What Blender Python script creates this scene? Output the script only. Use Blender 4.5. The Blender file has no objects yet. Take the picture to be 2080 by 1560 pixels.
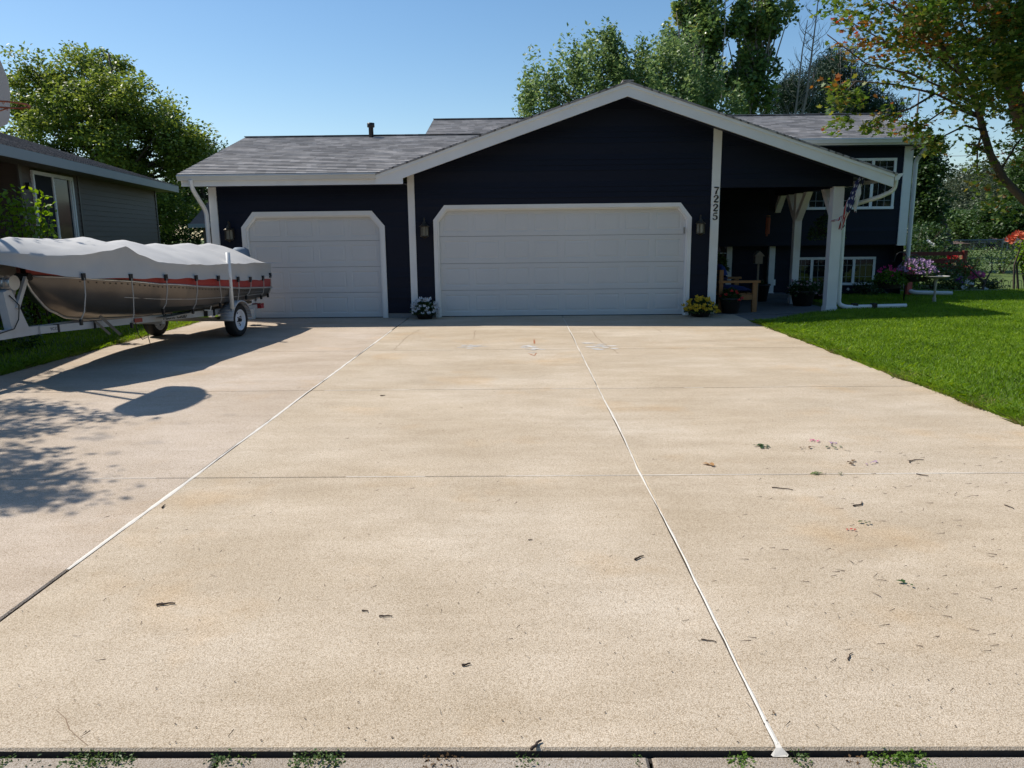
import bpy, math, random
import numpy as np
from mathutils import Vector, Matrix, noise
rad = math.radians
scene = bpy.context.scene
COL = scene.collection
random.seed(7)
RNG = np.random.default_rng(11)

# ------------------------------------------------------------------ camera
F, PITCH, YAW, ROLL, H = 1562.0, rad(11.0), rad(0.81), 0.0105, 1.6
fwd = Vector((-math.sin(YAW) * math.cos(PITCH), math.cos(YAW) * math.cos(PITCH), -math.sin(PITCH)))
r0 = Vector((math.cos(YAW), math.sin(YAW), 0)); u0 = r0.cross(fwd)
rgt = r0 * math.cos(ROLL) - u0 * math.sin(ROLL); upv = u0 * math.cos(ROLL) + r0 * math.sin(ROLL)
cam = bpy.data.cameras.new("camera"); co = bpy.data.objects.new("camera", cam); COL.objects.link(co)
cam.sensor_width = 36; cam.lens = F / 2080 * 36; cam.clip_end = 2000; cam.clip_start = 0.05
m3 = Matrix((rgt, upv, -fwd)).transposed()
co.matrix_world = Matrix.Translation((0, 0, H)) @ m3.to_4x4()
scene.camera = co
CAMP = Vector((0, 0, H))
def ray(x, y): return fwd * F + rgt * (x - 1040) - upv * (y - 780)
def atY(x, y, Y):
    d = ray(x, y); return CAMP + d * (Y / d.y)
def atZ(x, y, z=0.0):
    d = ray(x, y); return CAMP + d * ((z - H) / d.z)

# ------------------------------------------------------------------ materials
def nodes(name):
    m = bpy.data.materials.new(name); m.use_nodes = True
    nt = m.node_tree; b = nt.nodes["Principled BSDF"]
    return m, nt, b
def N(nt, typ, **kw):
    n = nt.nodes.new(typ)
    for k, v in kw.items():
        if k in n.inputs: n.inputs[k].default_value = v
        else: setattr(n, k, v)
    return n
def rgba(c, k=1.0): return (min(c[0] * k, 1), min(c[1] * k, 1), min(c[2] * k, 1), 1)
def ramp(nt, stops, interp='LINEAR'):
    r = nt.nodes.new("ShaderNodeValToRGB"); e = r.color_ramp.elements; r.color_ramp.interpolation = interp
    while len(e) < len(stops): e.new(0.5)
    for i, (p, c) in enumerate(stops): e[i].position = p; e[i].color = c
    return r
def M(name, col, rough=.6, var=.12, scale=3.0, bump=0.0, bscale=60.0, metal=0.0, spec=.5, stretch=(1, 1, 1), coat=0):
    m, nt, b = nodes(name); L = nt.links.new
    tc = N(nt, "ShaderNodeTexCoord"); mp = N(nt, "ShaderNodeMapping"); mp.inputs["Scale"].default_value = stretch
    L(tc.outputs["Object"], mp.inputs["Vector"])
    n1 = N(nt, "ShaderNodeTexNoise", Scale=scale, Detail=7.0, Roughness=.6); L(mp.outputs[0], n1.inputs["Vector"])
    r = ramp(nt, [(.25, rgba(col, 1 - var)), (.75, rgba(col, 1 + var))]); L(n1.outputs[0], r.inputs[0])
    L(r.outputs[0], b.inputs["Base Color"])
    n2 = N(nt, "ShaderNodeMapRange"); n2.inputs[3].default_value = max(rough - .08, .02); n2.inputs[4].default_value = min(rough + .08, 1)
    L(n1.outputs[0], n2.inputs[0]); L(n2.outputs[0], b.inputs["Roughness"])
    b.inputs["Metallic"].default_value = metal; b.inputs["Specular IOR Level"].default_value = spec
    if bump:
        n3 = N(nt, "ShaderNodeTexNoise", Scale=bscale, Detail=4.0); L(mp.outputs[0], n3.inputs["Vector"])
        bp = N(nt, "ShaderNodeBump", Strength=.6, Distance=bump); L(n3.outputs[0], bp.inputs["Height"]); L(bp.outputs[0], b.inputs["Normal"])
    return m
def leaf_mat(name, cols, transl=.35, rough=.45, clump=.35, tint=1.25, k=1.0, pos=None):
    cols = [tuple(min(x * k, .9) for x in c) for c in cols]
    m, nt, b = nodes(name); L = nt.links.new
    g = N(nt, "ShaderNodeNewGeometry"); tc = N(nt, "ShaderNodeTexCoord")
    n1 = N(nt, "ShaderNodeTexNoise", Scale=.9, Detail=2.0); L(tc.outputs["Object"], n1.inputs["Vector"])
    mx = N(nt, "ShaderNodeMath", operation='MULTIPLY_ADD'); L(n1.outputs[0], mx.inputs[0]); mx.inputs[1].default_value = clump * 3; 
    ad = N(nt, "ShaderNodeMath", operation='MULTIPLY'); L(g.outputs["Random Per Island"], ad.inputs[0]); ad.inputs[1].default_value = 1 - clump
    sb = N(nt, "ShaderNodeMath", operation='SUBTRACT'); L(ad.outputs[0], sb.inputs[0]); sb.inputs[1].default_value = clump
    L(sb.outputs[0], mx.inputs[2])
    kk = len(cols) - 1
    r = ramp(nt, [((pos[i] if pos else i / kk), rgba(c)) for i, c in enumerate(cols)]); L(mx.outputs[0], r.inputs[0])
    L(r.outputs[0], b.inputs["Base Color"]); b.inputs["Roughness"].default_value = rough
    b.inputs["Specular IOR Level"].default_value = .35
    t = N(nt, "ShaderNodeBsdfTranslucent")
    hs = N(nt, "ShaderNodeHueSaturation", Hue=.485, Saturation=1.1, Value=tint); L(r.outputs[0], hs.inputs["Color"]); L(hs.outputs[0], t.inputs[0])
    ms = N(nt, "ShaderNodeMixShader"); ms.inputs[0].default_value = transl
    L(b.outputs[0], ms.inputs[1]); L(t.outputs[0], ms.inputs[2]); L(ms.outputs[0], nt.nodes["Material Output"].inputs[0])
    return m
def shingle_mat(name, cols, axis='Y', off=0.0, row=.1357):
    m, nt, b = nodes(name); L = nt.links.new
    tc = N(nt, "ShaderNodeTexCoord"); sp = N(nt, "ShaderNodeSeparateXYZ"); cb = N(nt, "ShaderNodeCombineXYZ")
    L(tc.outputs["Object"], sp.inputs[0])
    a = N(nt, "ShaderNodeMath", operation='SUBTRACT'); a.inputs[1].default_value = off
    if axis == 'Y': L(sp.outputs[0], cb.inputs[0]); L(sp.outputs[1], a.inputs[0])
    else: L(sp.outputs[1], cb.inputs[0]); L(sp.outputs[0], a.inputs[0])
    L(a.outputs[0], cb.inputs[1])
    sx = N(nt, "ShaderNodeSeparateXYZ"); L(cb.outputs[0], sx.inputs[0])
    def mt(op, a, b=None):
        n = N(nt, "ShaderNodeMath", operation=op)
        for k, v in enumerate((a, b)):
            if v is None: continue
            if isinstance(v, (int, float)): n.inputs[k].default_value = v
            else: L(v, n.inputs[k])
        return n.outputs[0]
    rowf = mt('DIVIDE', sx.outputs[1], row); ri = mt('FLOOR', rowf); fr = mt('FRACT', rowf)
    def wn(a, b):
        c = N(nt, "ShaderNodeCombineXYZ"); L(a, c.inputs[0]); L(b, c.inputs[1])
        n = N(nt, "ShaderNodeTexWhiteNoise", noise_dimensions='2D'); L(c.outputs[0], n.inputs[0]); return n.outputs[0]
    r0_ = wn(ri, ri)
    xi = mt('FLOOR', mt('ADD', mt('DIVIDE', sx.outputs[0], .19), mt('MULTIPLY', r0_, 7.3)))
    t1 = wn(xi, ri); xj = mt('FLOOR', mt('ADD', mt('DIVIDE', sx.outputs[0], .31), mt('MULTIPLY', r0_, 3.1))); t2 = wn(xj, mt('ADD', ri, 57.0))
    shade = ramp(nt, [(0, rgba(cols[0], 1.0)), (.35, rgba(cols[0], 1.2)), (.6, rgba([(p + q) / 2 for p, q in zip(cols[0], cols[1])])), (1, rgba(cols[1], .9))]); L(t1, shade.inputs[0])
    shadow_band = mt('MULTIPLY', mt('LESS_THAN', fr, .30), mt('GREATER_THAN', t2, .42))  # dark dashes at course bottoms: tab shadow gaps painted in, like printed shadow bands
    brm = N(nt, "ShaderNodeMix", data_type='RGBA'); L(shadow_band, brm.inputs[0]); L(shade.outputs[0], brm.inputs[6]); brm.inputs[7].default_value = rgba(cols[2], 1.9)
    n1 = N(nt, "ShaderNodeTexNoise", Scale=1.3, Detail=6.0); L(tc.outputs["Object"], n1.inputs["Vector"])
    n2 = N(nt, "ShaderNodeTexNoise", Scale=220.0, Detail=2.0); L(tc.outputs["Object"], n2.inputs["Vector"])
    mm = N(nt, "ShaderNodeMath", operation='MULTIPLY'); L(n1.outputs[0], mm.inputs[0]); L(n2.outputs[0], mm.inputs[1])
    r = ramp(nt, [(.1, (.7, .7, .7, 1)), (.42, (1.25, 1.23, 1.2, 1))]); L(mm.outputs[0], r.inputs[0])
    mx = N(nt, "ShaderNodeMix", data_type='RGBA', blend_type='MULTIPLY'); mx.inputs[0].default_value = 1
    L(brm.outputs[2], mx.inputs[6]); L(r.outputs[0], mx.inputs[7]); L(mx.outputs[2], b.inputs["Base Color"])
    b.inputs["Roughness"].default_value = .9; b.inputs["Specular IOR Level"].default_value = .25
    bp = N(nt, "ShaderNodeBump", Strength=.6, Distance=.006); L(t1, bp.inputs["Height"])
    bp2 = N(nt, "ShaderNodeBump", Strength=.5, Distance=.004); L(n2.outputs[0], bp2.inputs["Height"]); L(bp.outputs[0], bp2.inputs["Normal"]); L(bp2.outputs[0], b.inputs["Normal"])
    return m
def concrete_mat(name, base, rustic=1.0):
    m, nt, b = nodes(name); L = nt.links.new
    tc = N(nt, "ShaderNodeTexCoord"); O = tc.outputs["Object"]
    def nz(scale, det=5, st=(1, 1, 1), rough=.6):
        mp = N(nt, "ShaderNodeMapping"); mp.inputs["Scale"].default_value = st; L(O, mp.inputs[0])
        n = N(nt, "ShaderNodeTexNoise", Scale=scale, Detail=float(det), Roughness=rough); L(mp.outputs[0], n.inputs["Vector"]); return n
    def mul(a, bsock):
        mx = N(nt, "ShaderNodeMix", data_type='RGBA', blend_type='MULTIPLY'); mx.inputs[0].default_value = 1
        L(a, mx.inputs[6]); L(bsock, mx.inputs[7]); return mx.outputs[2]
    big = nz(.45, 6); r1 = ramp(nt, [(.3, rgba((base[0] * .93, base[1] * .91, base[2] * .87))), (.5, rgba(base)), (.7, rgba((base[0] * 1.06, base[1] * 1.09, base[2] * 1.14)))]); L(big.outputs[0], r1.inputs[0])
    med = nz(2.2, 7, (.7, 1.6, 1)); r2 = ramp(nt, [(.3, (.92, .905, .885, 1)), (.62, (1.05, 1.05, 1.06, 1))]); L(med.outputs[0], r2.inputs[0])
    strk = nz(1.0, 6, (.5, 11, 1)); r3 = ramp(nt, [(.3, (.97, .965, .955, 1)), (.7, (1.02, 1.02, 1.02, 1))]); L(strk.outputs[0], r3.inputs[0])
    ora = nz(.8, 4, (1, 1, 1)); r6 = ramp(nt, [(.56, (1, 1, 1, 1)), (.78, (1.02, .90, .74, 1))]); L(ora.outputs[0], r6.inputs[0])
    vo = N(nt, "ShaderNodeTexVoronoi", Scale=215.0); L(O, vo.inputs["Vector"])
    r4 = ramp(nt, [(0., (1.22, 1.2, 1.16, 1)), (.35, (1.03, 1.03, 1.02, 1)), (.75, (.70, .66, .60, 1))]); L(vo.outputs["Distance"], r4.inputs[0])
    vc = N(nt, "ShaderNodeSeparateColor"); L(vo.outputs["Color"], vc.inputs[0]); r5 = ramp(nt, [(0, (.66, .61, .54, 1)), (.13, (.97, .95, .92, 1)), (.85, (1.04, 1.04, 1.04, 1)), (1, (1.22, 1.2, 1.18, 1))]); L(vc.outputs[0], r5.inputs[0])
    spots = nz(16, 2); r7 = ramp(nt, [(.0, (1, 1, 1, 1)), (.72, (1, 1, 1, 1)), (.78, (.72, .68, .62, 1))]); L(spots.outputs[0], r7.inputs[0])
    worn = nz(.62, 8, (.8, 1.5, 1), .68); r8 = ramp(nt, [(.36, (.93, .92, .90, 1)), (.50, (1, 1, 1, 1)), (.60, (1.10, 1.115, 1.14, 1))]); L(worn.outputs[0], r8.inputs[0])
    c = mul(r1.outputs[0], r2.outputs[0]); c = mul(c, r3.outputs[0]); c = mul(c, r4.outputs[0]); c = mul(c, r5.outputs[0]); c = mul(c, r6.outputs[0]); c = mul(c, r7.outputs[0]); c = mul(c, r8.outputs[0])
    L(c, b.inputs["Base Color"]); b.inputs["Roughness"].default_value = .85; b.inputs["Specular IOR Level"].default_value = .3
    fine = nz(260, 3); bp = N(nt, "ShaderNodeBump", Strength=.55 * rustic, Distance=.0022); L(vo.outputs["Distance"], bp.inputs["Height"]); bp.invert = True
    bp2 = N(nt, "ShaderNodeBump", Strength=.5 * rustic, Distance=.0025); L(fine.outputs[0], bp2.inputs["Height"]); L(bp.outputs[0], bp2.inputs["Normal"])
    med2 = nz(9, 5); bp3 = N(nt, "ShaderNodeBump", Strength=.35, Distance=.006); L(med2.outputs[0], bp3.inputs["Height"]); L(bp2.outputs[0], bp3.inputs["Normal"]); L(bp3.outputs[0], b.inputs["Normal"])
    return m
def glass_mat(name, col=(.012, .015, .018), rough=.03):
    m, nt, b = nodes(name); L = nt.links.new
    tc = N(nt, "ShaderNodeTexCoord"); n = N(nt, "ShaderNodeTexNoise", Scale=1.1, Detail=2.0); L(tc.outputs["Object"], n.inputs["Vector"])
    bp = N(nt, "ShaderNodeBump", Strength=.12, Distance=.02); L(n.outputs[0], bp.inputs["Height"]); L(bp.outputs[0], b.inputs["Normal"])
    b.inputs["Base Color"].default_value = rgba(col); b.inputs["Roughness"].default_value = rough; b.inputs["Specular IOR Level"].default_value = .6
    return m

WHITE = M("white_paint", (.82, .82, .80), .5, .05, 2.5, .0008, 90)
WHITE2 = M("white_door_paint", (.655, .66, .655), .45, .04, 1.2, .0006, 140, stretch=(1, 1, .3))
GREYWH = M("grey_white_metal", (.64, .65, .63), .4, .05)
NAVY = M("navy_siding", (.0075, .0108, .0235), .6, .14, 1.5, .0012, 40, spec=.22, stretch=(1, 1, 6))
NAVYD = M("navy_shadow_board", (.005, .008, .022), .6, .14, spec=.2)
CONC = concrete_mat("driveway_concrete", (.515, .440, .345))
CONCL = concrete_mat("driveway_concrete_grey", (.50, .425, .35))
CONC2 = concrete_mat("gutter_concrete", (.38, .335, .285), 1.5)
EDGE = M("shade_darkened_concrete_edge", (.055, .046, .038), .95, .35, 14, .003, 60)  # slab sides coloured near black to paint in the shade of the gaps
PORCHC = M("porch_concrete", (.15, .145, .14), .85, .15, 3, .002, 80)
FOUND = M("foundation_concrete", (.26, .25, .24), .9, .15, 5, .003, 60)
SEAL = M("white_sealant", (.64, .60, .53), .75, .14, 9, .001, 60)
DARKGAP = M("dark_joint_dirt", (.022, .017, .013), .95, .3, 30)
SH_Y = shingle_mat("grey_shingle", [(.27, .26, .255), (.50, .48, .47), (.07, .067, .065)], 'Y', 14.70)
SH_M = shingle_mat("grey_shingle_main", [(.24, .232, .23), (.45, .43, .425), (.07, .067, .065)], 'Y', 18.13)
SH_X = shingle_mat("grey_shingle_gable", [(.27, .26, .255), (.50, .48, .47), (.07, .067, .065)], 'X', 0)
SH_B = shingle_mat("brown_shingle", [(.22, .18, .16), (.36, .30, .265), (.06, .05, .045)], 'X', 0)
BLACK = M("black_metal", (.012, .012, .013), .45, .2)
RUBBER = M("tyre_rubber", (.013, .013, .014), .75, .25, 20, .002, 60)
GLASS = glass_mat("dark_window_glass")
DIMGLASS = glass_mat("dim_window_glass", (.010, .014, .014), .12); DIMGLASS.node_tree.nodes["Principled BSDF"].inputs["Specular IOR Level"].default_value = .12
BROWNSIDE = M("brown_siding", (.105, .074, .058), .6, .12, 2, .001, 50, stretch=(1, 1, 5))
BROWNTRIM = M("brown_trim", (.11, .092, .08), .55, .1)
GREYFASC = M("grey_fascia", (.20, .225, .245), .5, .06)
ALU = M("dull_aluminium", (.19, .17, .15), .40, .14, 2.5, .0025, 5, metal=.85)
ALU2 = M("bright_aluminium", (.62, .61, .59), .35, .08, 6, metal=.8)
REDP = M("red_paint", (.34, .035, .025), .4, .12, 3)
CANVAS = M("grey_canvas", (.47, .465, .455), .85, .07, 1.8, .005, 7)
CANVASD = M("dark_canvas_hood", (.15, .20, .26), .7, .1, 5, .004, 14)
TRAILW = M("trailer_paint", (.50, .50, .51), .45, .1, 4)
RIMW = M("white_rim", (.72, .74, .80), .4, .06, 6)
WOODC = M("cedar_wood", (.32, .15, .055), .55, .22, 6, .002, 30, stretch=(8, 8, 1))
GREYWOOD = M("weathered_board", (.22, .18, .14), .8, .2, 8, .002, 40)
BLUEC = M("blue_cushion", (.02, .045, .17), .85, .12, 8, .003, 60)
RUSTO = M("rusty_orange_steel", (.33, .085, .035), .6, .3, 14, .001, 80)
BOARDM = M("backboard_fibreglass", (.46, .42, .40), .6, .06, 3, .0015, 18)
BARK = M("grey_brown_bark", (.075, .058, .045), .9, .35, 9, .01, 22, stretch=(1, 1, .35))
BARKP = M("pale_bark", (.23, .20, .175), .9, .25, 7, .008, 20, stretch=(1, 1, .3))
TWIGM = M("brown_twig", (.055, .035, .024), .85, .3, 40)
SOIL = M("soil", (.045, .033, .024), .95, .3, 8, .01, 30)
TERRA = M("dark_planter", (.022, .021, .02), .7, .2, 6)
STONE = M("pale_cast_stone", (.40, .38, .34), .85, .18, 9, .003, 40)
ASPH = M("asphalt", (.055, .053, .05), .9, .2, 2, .004, 150)

L_ASH = leaf_mat("ash_leaf", [(.034, .055, .014), (.060, .094, .020), (.11, .145, .030), (.17, .20, .045)], .44, k=1.95)
L_SMAPLE = leaf_mat("silver_maple_leaf", [(.035, .065, .026), (.06, .10, .038), (.105, .15, .058), (.16, .20, .08)], .42, k=2.0)
L_POPLAR = leaf_mat("cottonwood_leaf", [(.025, .045, .018), (.042, .075, .025), (.08, .115, .035), (.20, .18, .05)], .38, .28, k=2.5)
L_PINE = leaf_mat("pine_needle", [(.010, .028, .018), (.018, .042, .024), (.03, .06, .03)], .1, .6, k=1.5)
L_DARK = leaf_mat("dark_green_leaf", [(.016, .038, .012), (.03, .062, .018), (.055, .095, .025)], .3, k=1.4)
L_HEDGE = leaf_mat("far_tree_leaf", [(.03, .058, .018), (.045, .085, .024), (.08, .13, .035)], .3, k=1.5)
L_RED = leaf_mat("turning_maple_leaf", [(.030, .065, .014), (.05, .11, .018), (.085, .155, .026), (.13, .20, .035), (.20, .20, .04), (.27, .135, .035), (.24, .06, .032)], .42, .5, .25, k=1.15, pos=[0, .24, .46, .66, .78, .87, 1.0])
L_YEL = leaf_mat("yellow_green_leaf", [(.07, .14, .015), (.12, .21, .02), (.21, .30, .03)], .45, k=1.4)
L_PLANT = leaf_mat("garden_leaf", [(.03, .055, .016), (.05, .09, .022), (.10, .14, .035)], .35, k=1.6)
L_LIME = leaf_mat("lime_leaf", [(.08, .16, .02), (.14, .25, .03)], .4)
GRASS = leaf_mat("grass_blade", [(.032, .060, .006), (.056, .106, .008), (.088, .150, .012), (.15, .20, .030)], .38, .5, .30, k=2.5)
DRYGRASS = leaf_mat("dry_grass_blade", [(.26, .22, .09), (.36, .29, .14), (.15, .19, .05), (.30, .26, .10)], .3, .6)
def petal(name, c): return leaf_mat(name, [tuple(x * .75 for x in c), c, tuple(min(x * 1.15, .9) for x in c)], .3, .6, .1, 1.0)
P_WHITE = petal("white_petal", (.70, .70, .70)); P_YEL = petal("yellow_petal", (.62, .42, .025)); P_PINK = petal("pink_petal", (.62, .12, .30))
P_MAG = petal("magenta_petal", (.55, .03, .16)); P_LAV = petal("lavender_petal", (.42, .27, .45)); P_RED = petal("red_petal", (.50, .03, .025))
P_ORA = petal("coral_petal", (.70, .19, .09)); P_CREAM = petal("cream_petal", (.75, .66, .40)); P_PUR = petal("purple_petal", (.36, .08, .50))

# ------------------------------------------------------------------ mesh helpers
class MB:
    def __init__(s): s.v = []; s.f = []; s.m = []
    def add(s, vs, fs, mi=0):
        o = len(s.v); s.v += [tuple(p) for p in vs]; s.f += [[i + o for i in f] for f in fs]; s.m += [mi] * len(fs); return s
    def quad(s, a, b, c, d, mi=0): return s.add([a, b, c, d], [(0, 1, 2, 3)], mi)
    def box(s, x0, x1, y0, y1, z0, z1, mi=0):
        return s.add([(x0, y0, z0), (x1, y0, z0), (x1, y1, z0), (x0, y1, z0), (x0, y0, z1), (x1, y0, z1), (x1, y1, z1), (x0, y1, z1)],
                     [(0, 3, 2, 1), (4, 5, 6, 7), (0, 1, 5, 4), (1, 2, 6, 5), (2, 3, 7, 6), (3, 0, 4, 7)], mi)
    def bar(s, a, b, w, h, mi=0, up=(0, 0, 1)):
        a = Vector(a); b = Vector(b); d = (b - a).normalized(); u = Vector(up)
        if abs(d.dot(u)) > .97: u = Vector((0, 1, 0))
        r = d.cross(u).normalized() * (w / 2); u = r.cross(d).normalized() * (h / 2)
        vs = [p + r * i + u * j for p in (a, b) for i, j in ((-1, -1), (1, -1), (1, 1), (-1, 1))]
        return s.add(vs, [(0, 1, 2, 3), (7, 6, 5, 4), (0, 4, 5, 1), (1, 5, 6, 2), (2, 6, 7, 3), (3, 7, 4, 0)], mi)
    def tube(s, pts, rs, n=8, mi=0, cap=True):
        pts = [Vector(p) for p in pts]; k = len(pts)
        if not hasattr(rs, '__len__'): rs = [rs] * k
        base = len(s.v); prev = None
        for i, p in enumerate(pts):
            d = (pts[min(i + 1, k - 1)] - pts[max(i - 1, 0)])
            d = d.normalized() if d.length > 1e-9 else Vector((0, 0, 1))
            if prev is None:
                u = d.orthogonal().normalized()
            else:
                u = prev - d * prev.dot(d); u = u.normalized() if u.length > 1e-6 else d.orthogonal().normalized()
            prev = u; w = d.cross(u)
            for j in range(n):
                a = 2 * math.pi * j / n; s.v.append(tuple(p + (u * math.cos(a) + w * math.sin(a)) * rs[i]))
        for i in range(k - 1):
            for j in range(n):
                a = base + i * n + j; b = base + i * n + (j + 1) % n
                s.f.append([a, b, b + n, a + n]); s.m.append(mi)
        if cap:
            s.f.append([base + j for j in range(n)][::-1]); s.f.append([base + (k - 1) * n + j for j in range(n)]); s.m += [mi, mi]
        return s
    def lathe(s, prof, c, n=16, mi=0, axis='Z'):
        c = Vector(c); base = len(s.v)
        for r, z in prof:
            for j in range(n):
                a = 2 * math.pi * j / n; x, y = r * math.cos(a), r * math.sin(a)
                p = (x, y, z) if axis == 'Z' else ((z, x, y) if axis == 'X' else (x, z, y))
                s.v.append(tuple(c + Vector(p)))
        for i in range(len(prof) - 1):
            for j in range(n):
                a = base + i * n + j; b = base + i * n + (j + 1) % n
                s.f.append([a, b, b + n, a + n]); s.m.append(mi)
        return s
    def prism(s, poly, d, mi=0):
        d = Vector(d); poly = [Vector(p) for p in poly]; k = len(poly)
        vs = poly + [p + d for p in poly]
        fs = [list(range(k)), list(range(2 * k - 1, k - 1, -1))] + [[i, i + k, (i + 1) % k + k, (i + 1) % k] for i in range(k)]
        return s.add(vs, fs, mi)
    def build(s, name, mats, parent=None, smooth=False, local=False, fixn=True):
        me = bpy.data.meshes.new(name)
        vs = s.v
        if parent is not None and not local:
            o = root_loc(parent); vs = [(x - o[0], y - o[1], z - o[2]) for x, y, z in vs]
        me.from_pydata(vs, [], s.f)
        for m in (mats if isinstance(mats, (list, tuple)) else [mats]): me.materials.append(m)
        me.polygons.foreach_set("material_index", s.m)
        if smooth: me.polygons.foreach_set("use_smooth", [True] * len(me.polygons))
        me.update()
        if fixn:
            import bmesh
            bm = bmesh.new(); bm.from_mesh(me); bmesh.ops.recalc_face_normals(bm, faces=bm.faces); bm.to_mesh(me); bm.free()
        return link(name, me, parent)
def link(name, me, parent=None):
    o = bpy.data.objects.new(name, me); COL.objects.link(o)
    if parent is not None: o.parent = parent
    return o
def root_loc(p):
    while p.parent is not None: p = p.parent
    return p.location
def autosmooth(o, ang=35):
    for p in o.data.polygons: p.use_smooth = True
    o.data.set_sharp_from_angle(angle=rad(ang)); return o
def tag(o, label=None, cat=None, group=None, kind=None):
    if label: o["label"] = label
    if cat: o["category"] = cat
    if group: o["group"] = group
    if kind: o["kind"] = kind
    return o
def thing(name, label, cat, loc=(0, 0, 0), rz=0.0, group=None):
    o = bpy.data.objects.new(name, None); COL.objects.link(o); o.location = loc; o.rotation_euler = (0, 0, rz); o.empty_display_size = .2
    return tag(o, label, cat, group)
def cloud_mesh(name, mats, V, k, parent=None, local=False, quads=None, midx=None):
    """V: (n*k,3) array of n faces (or islands) of k corners each"""
    me = bpy.data.meshes.new(name); V = np.asarray(V, dtype=np.float32)
    if parent is not None and not local: V = V - np.array(root_loc(parent), dtype=np.float32)
    n = len(V) // k
    if quads is None: pat = [list(range(k))]
    else: pat = quads
    lp = np.concatenate([np.array(q) for q in pat]); nl = len(lp)
    loops = (np.arange(n)[:, None] * k + lp[None, :]).ravel()
    tot = np.tile([len(q) for q in pat], n)
    me.vertices.add(len(V)); me.vertices.foreach_set("co", V.ravel())
    me.loops.add(len(loops)); me.loops.foreach_set("vertex_index", loops.astype(np.int32))
    me.polygons.add(len(tot)); me.polygons.foreach_set("loop_start", np.concatenate([[0], np.cumsum(tot)[:-1]]).astype(np.int32))
    for m in (mats if isinstance(mats, (list, tuple)) else [mats]): me.materials.append(m)
    if midx is not None: me.polygons.foreach_set("material_index", np.repeat(np.asarray(midx, dtype=np.int32), len(pat)))
    me.update(calc_edges=True); me.validate()
    return link(name, me, parent)
KITE = (np.array([(0, 0, 0), (.32, .45, .09), (0, 1, 0), (-.32, .45, .09)]), [(0, 1, 2), (0, 2, 3)])
STAR = (np.array([(0, -.12, 0), (.13, .12, .02), (.50, .02, .10), (.36, .30, .05), (.62, .58, .12), (.26, .60, .03), (0, 1.05, -.04), (-.26, .60, .03), (-.62, .58, .12), (-.36, .30, .05), (-.50, .02, .10), (-.13, .12, .02)]), [tuple(range(12))])
ROUND = (np.array([(0, 0, 0), (.42, .2, .1), (.5, .6, .12), (0, 1, .0), (-.5, .6, .12), (-.42, .2, .1)]), [(0, 1, 2, 3), (0, 3, 4, 5)])
NEEDLE = (np.array([(-.05, 0, 0), (.05, 0, 0), (0, 1, 0)]), [(0, 1, 2)])
def rand_frames(n, flat=.5, rng=RNG, upward=0.0):
    nz = rng.normal(size=(n, 3)); nz[:, 2] = np.abs(nz[:, 2]) + flat * 1.5
    nz /= np.linalg.norm(nz, axis=1)[:, None]
    t = rng.normal(size=(n, 3)); t[:, 2] += upward; y = t - nz * (t * nz).sum(1)[:, None]; y /= np.linalg.norm(y, axis=1)[:, None] + 1e-9
    x = np.cross(y, nz)
    return x, y, nz
def scatter(P, size, shape=KITE, flat=.5, rng=RNG, jitter=.35, upward=0.0):
    P = np.asarray(P); n = len(P); x, y, z = rand_frames(n, flat, rng, upward)
    s = (size * (1 + jitter * rng.uniform(-1, 1, n)))[:, None, None]; T = shape[0]
    V = P[:, None, :] + s * (T[None, :, 0:1] * x[:, None, :] + T[None, :, 1:2] * y[:, None, :] + T[None, :, 2:3] * z[:, None, :])
    return V.reshape(-1, 3)
def leaves(name, P, size, mat, parent, shape=KITE, flat=.5, jitter=.35, upward=0.0, local=False):
    return cloud_mesh(name, mat, scatter(P, size, shape, flat, RNG, jitter, upward), len(shape[0]), parent, local, shape[1])
def tnorm(sh):
    d = RNG.normal(size=sh); d /= np.linalg.norm(d, axis=-1, keepdims=True)
    return d * (RNG.random(sh[:-1] + (1,)) ** .45) * 1.75
def in_ellipsoids(es, n, shell=.55):
    w = np.array([e[3] * e[4] * e[5] for e in es]) ** .8; w /= w.sum(); idx = RNG.choice(len(es), n, p=w)
    E = np.array(es)[idx]; d = RNG.normal(size=(n, 3)); d /= np.linalg.norm(d, axis=1)[:, None]
    r = shell + (1 - shell) * RNG.random(n) ** .7; r = np.where(RNG.random(n) < .25, r * RNG.random(n), r)
    return E[:, :3] + d * r[:, None] * E[:, 3:6]
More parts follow.
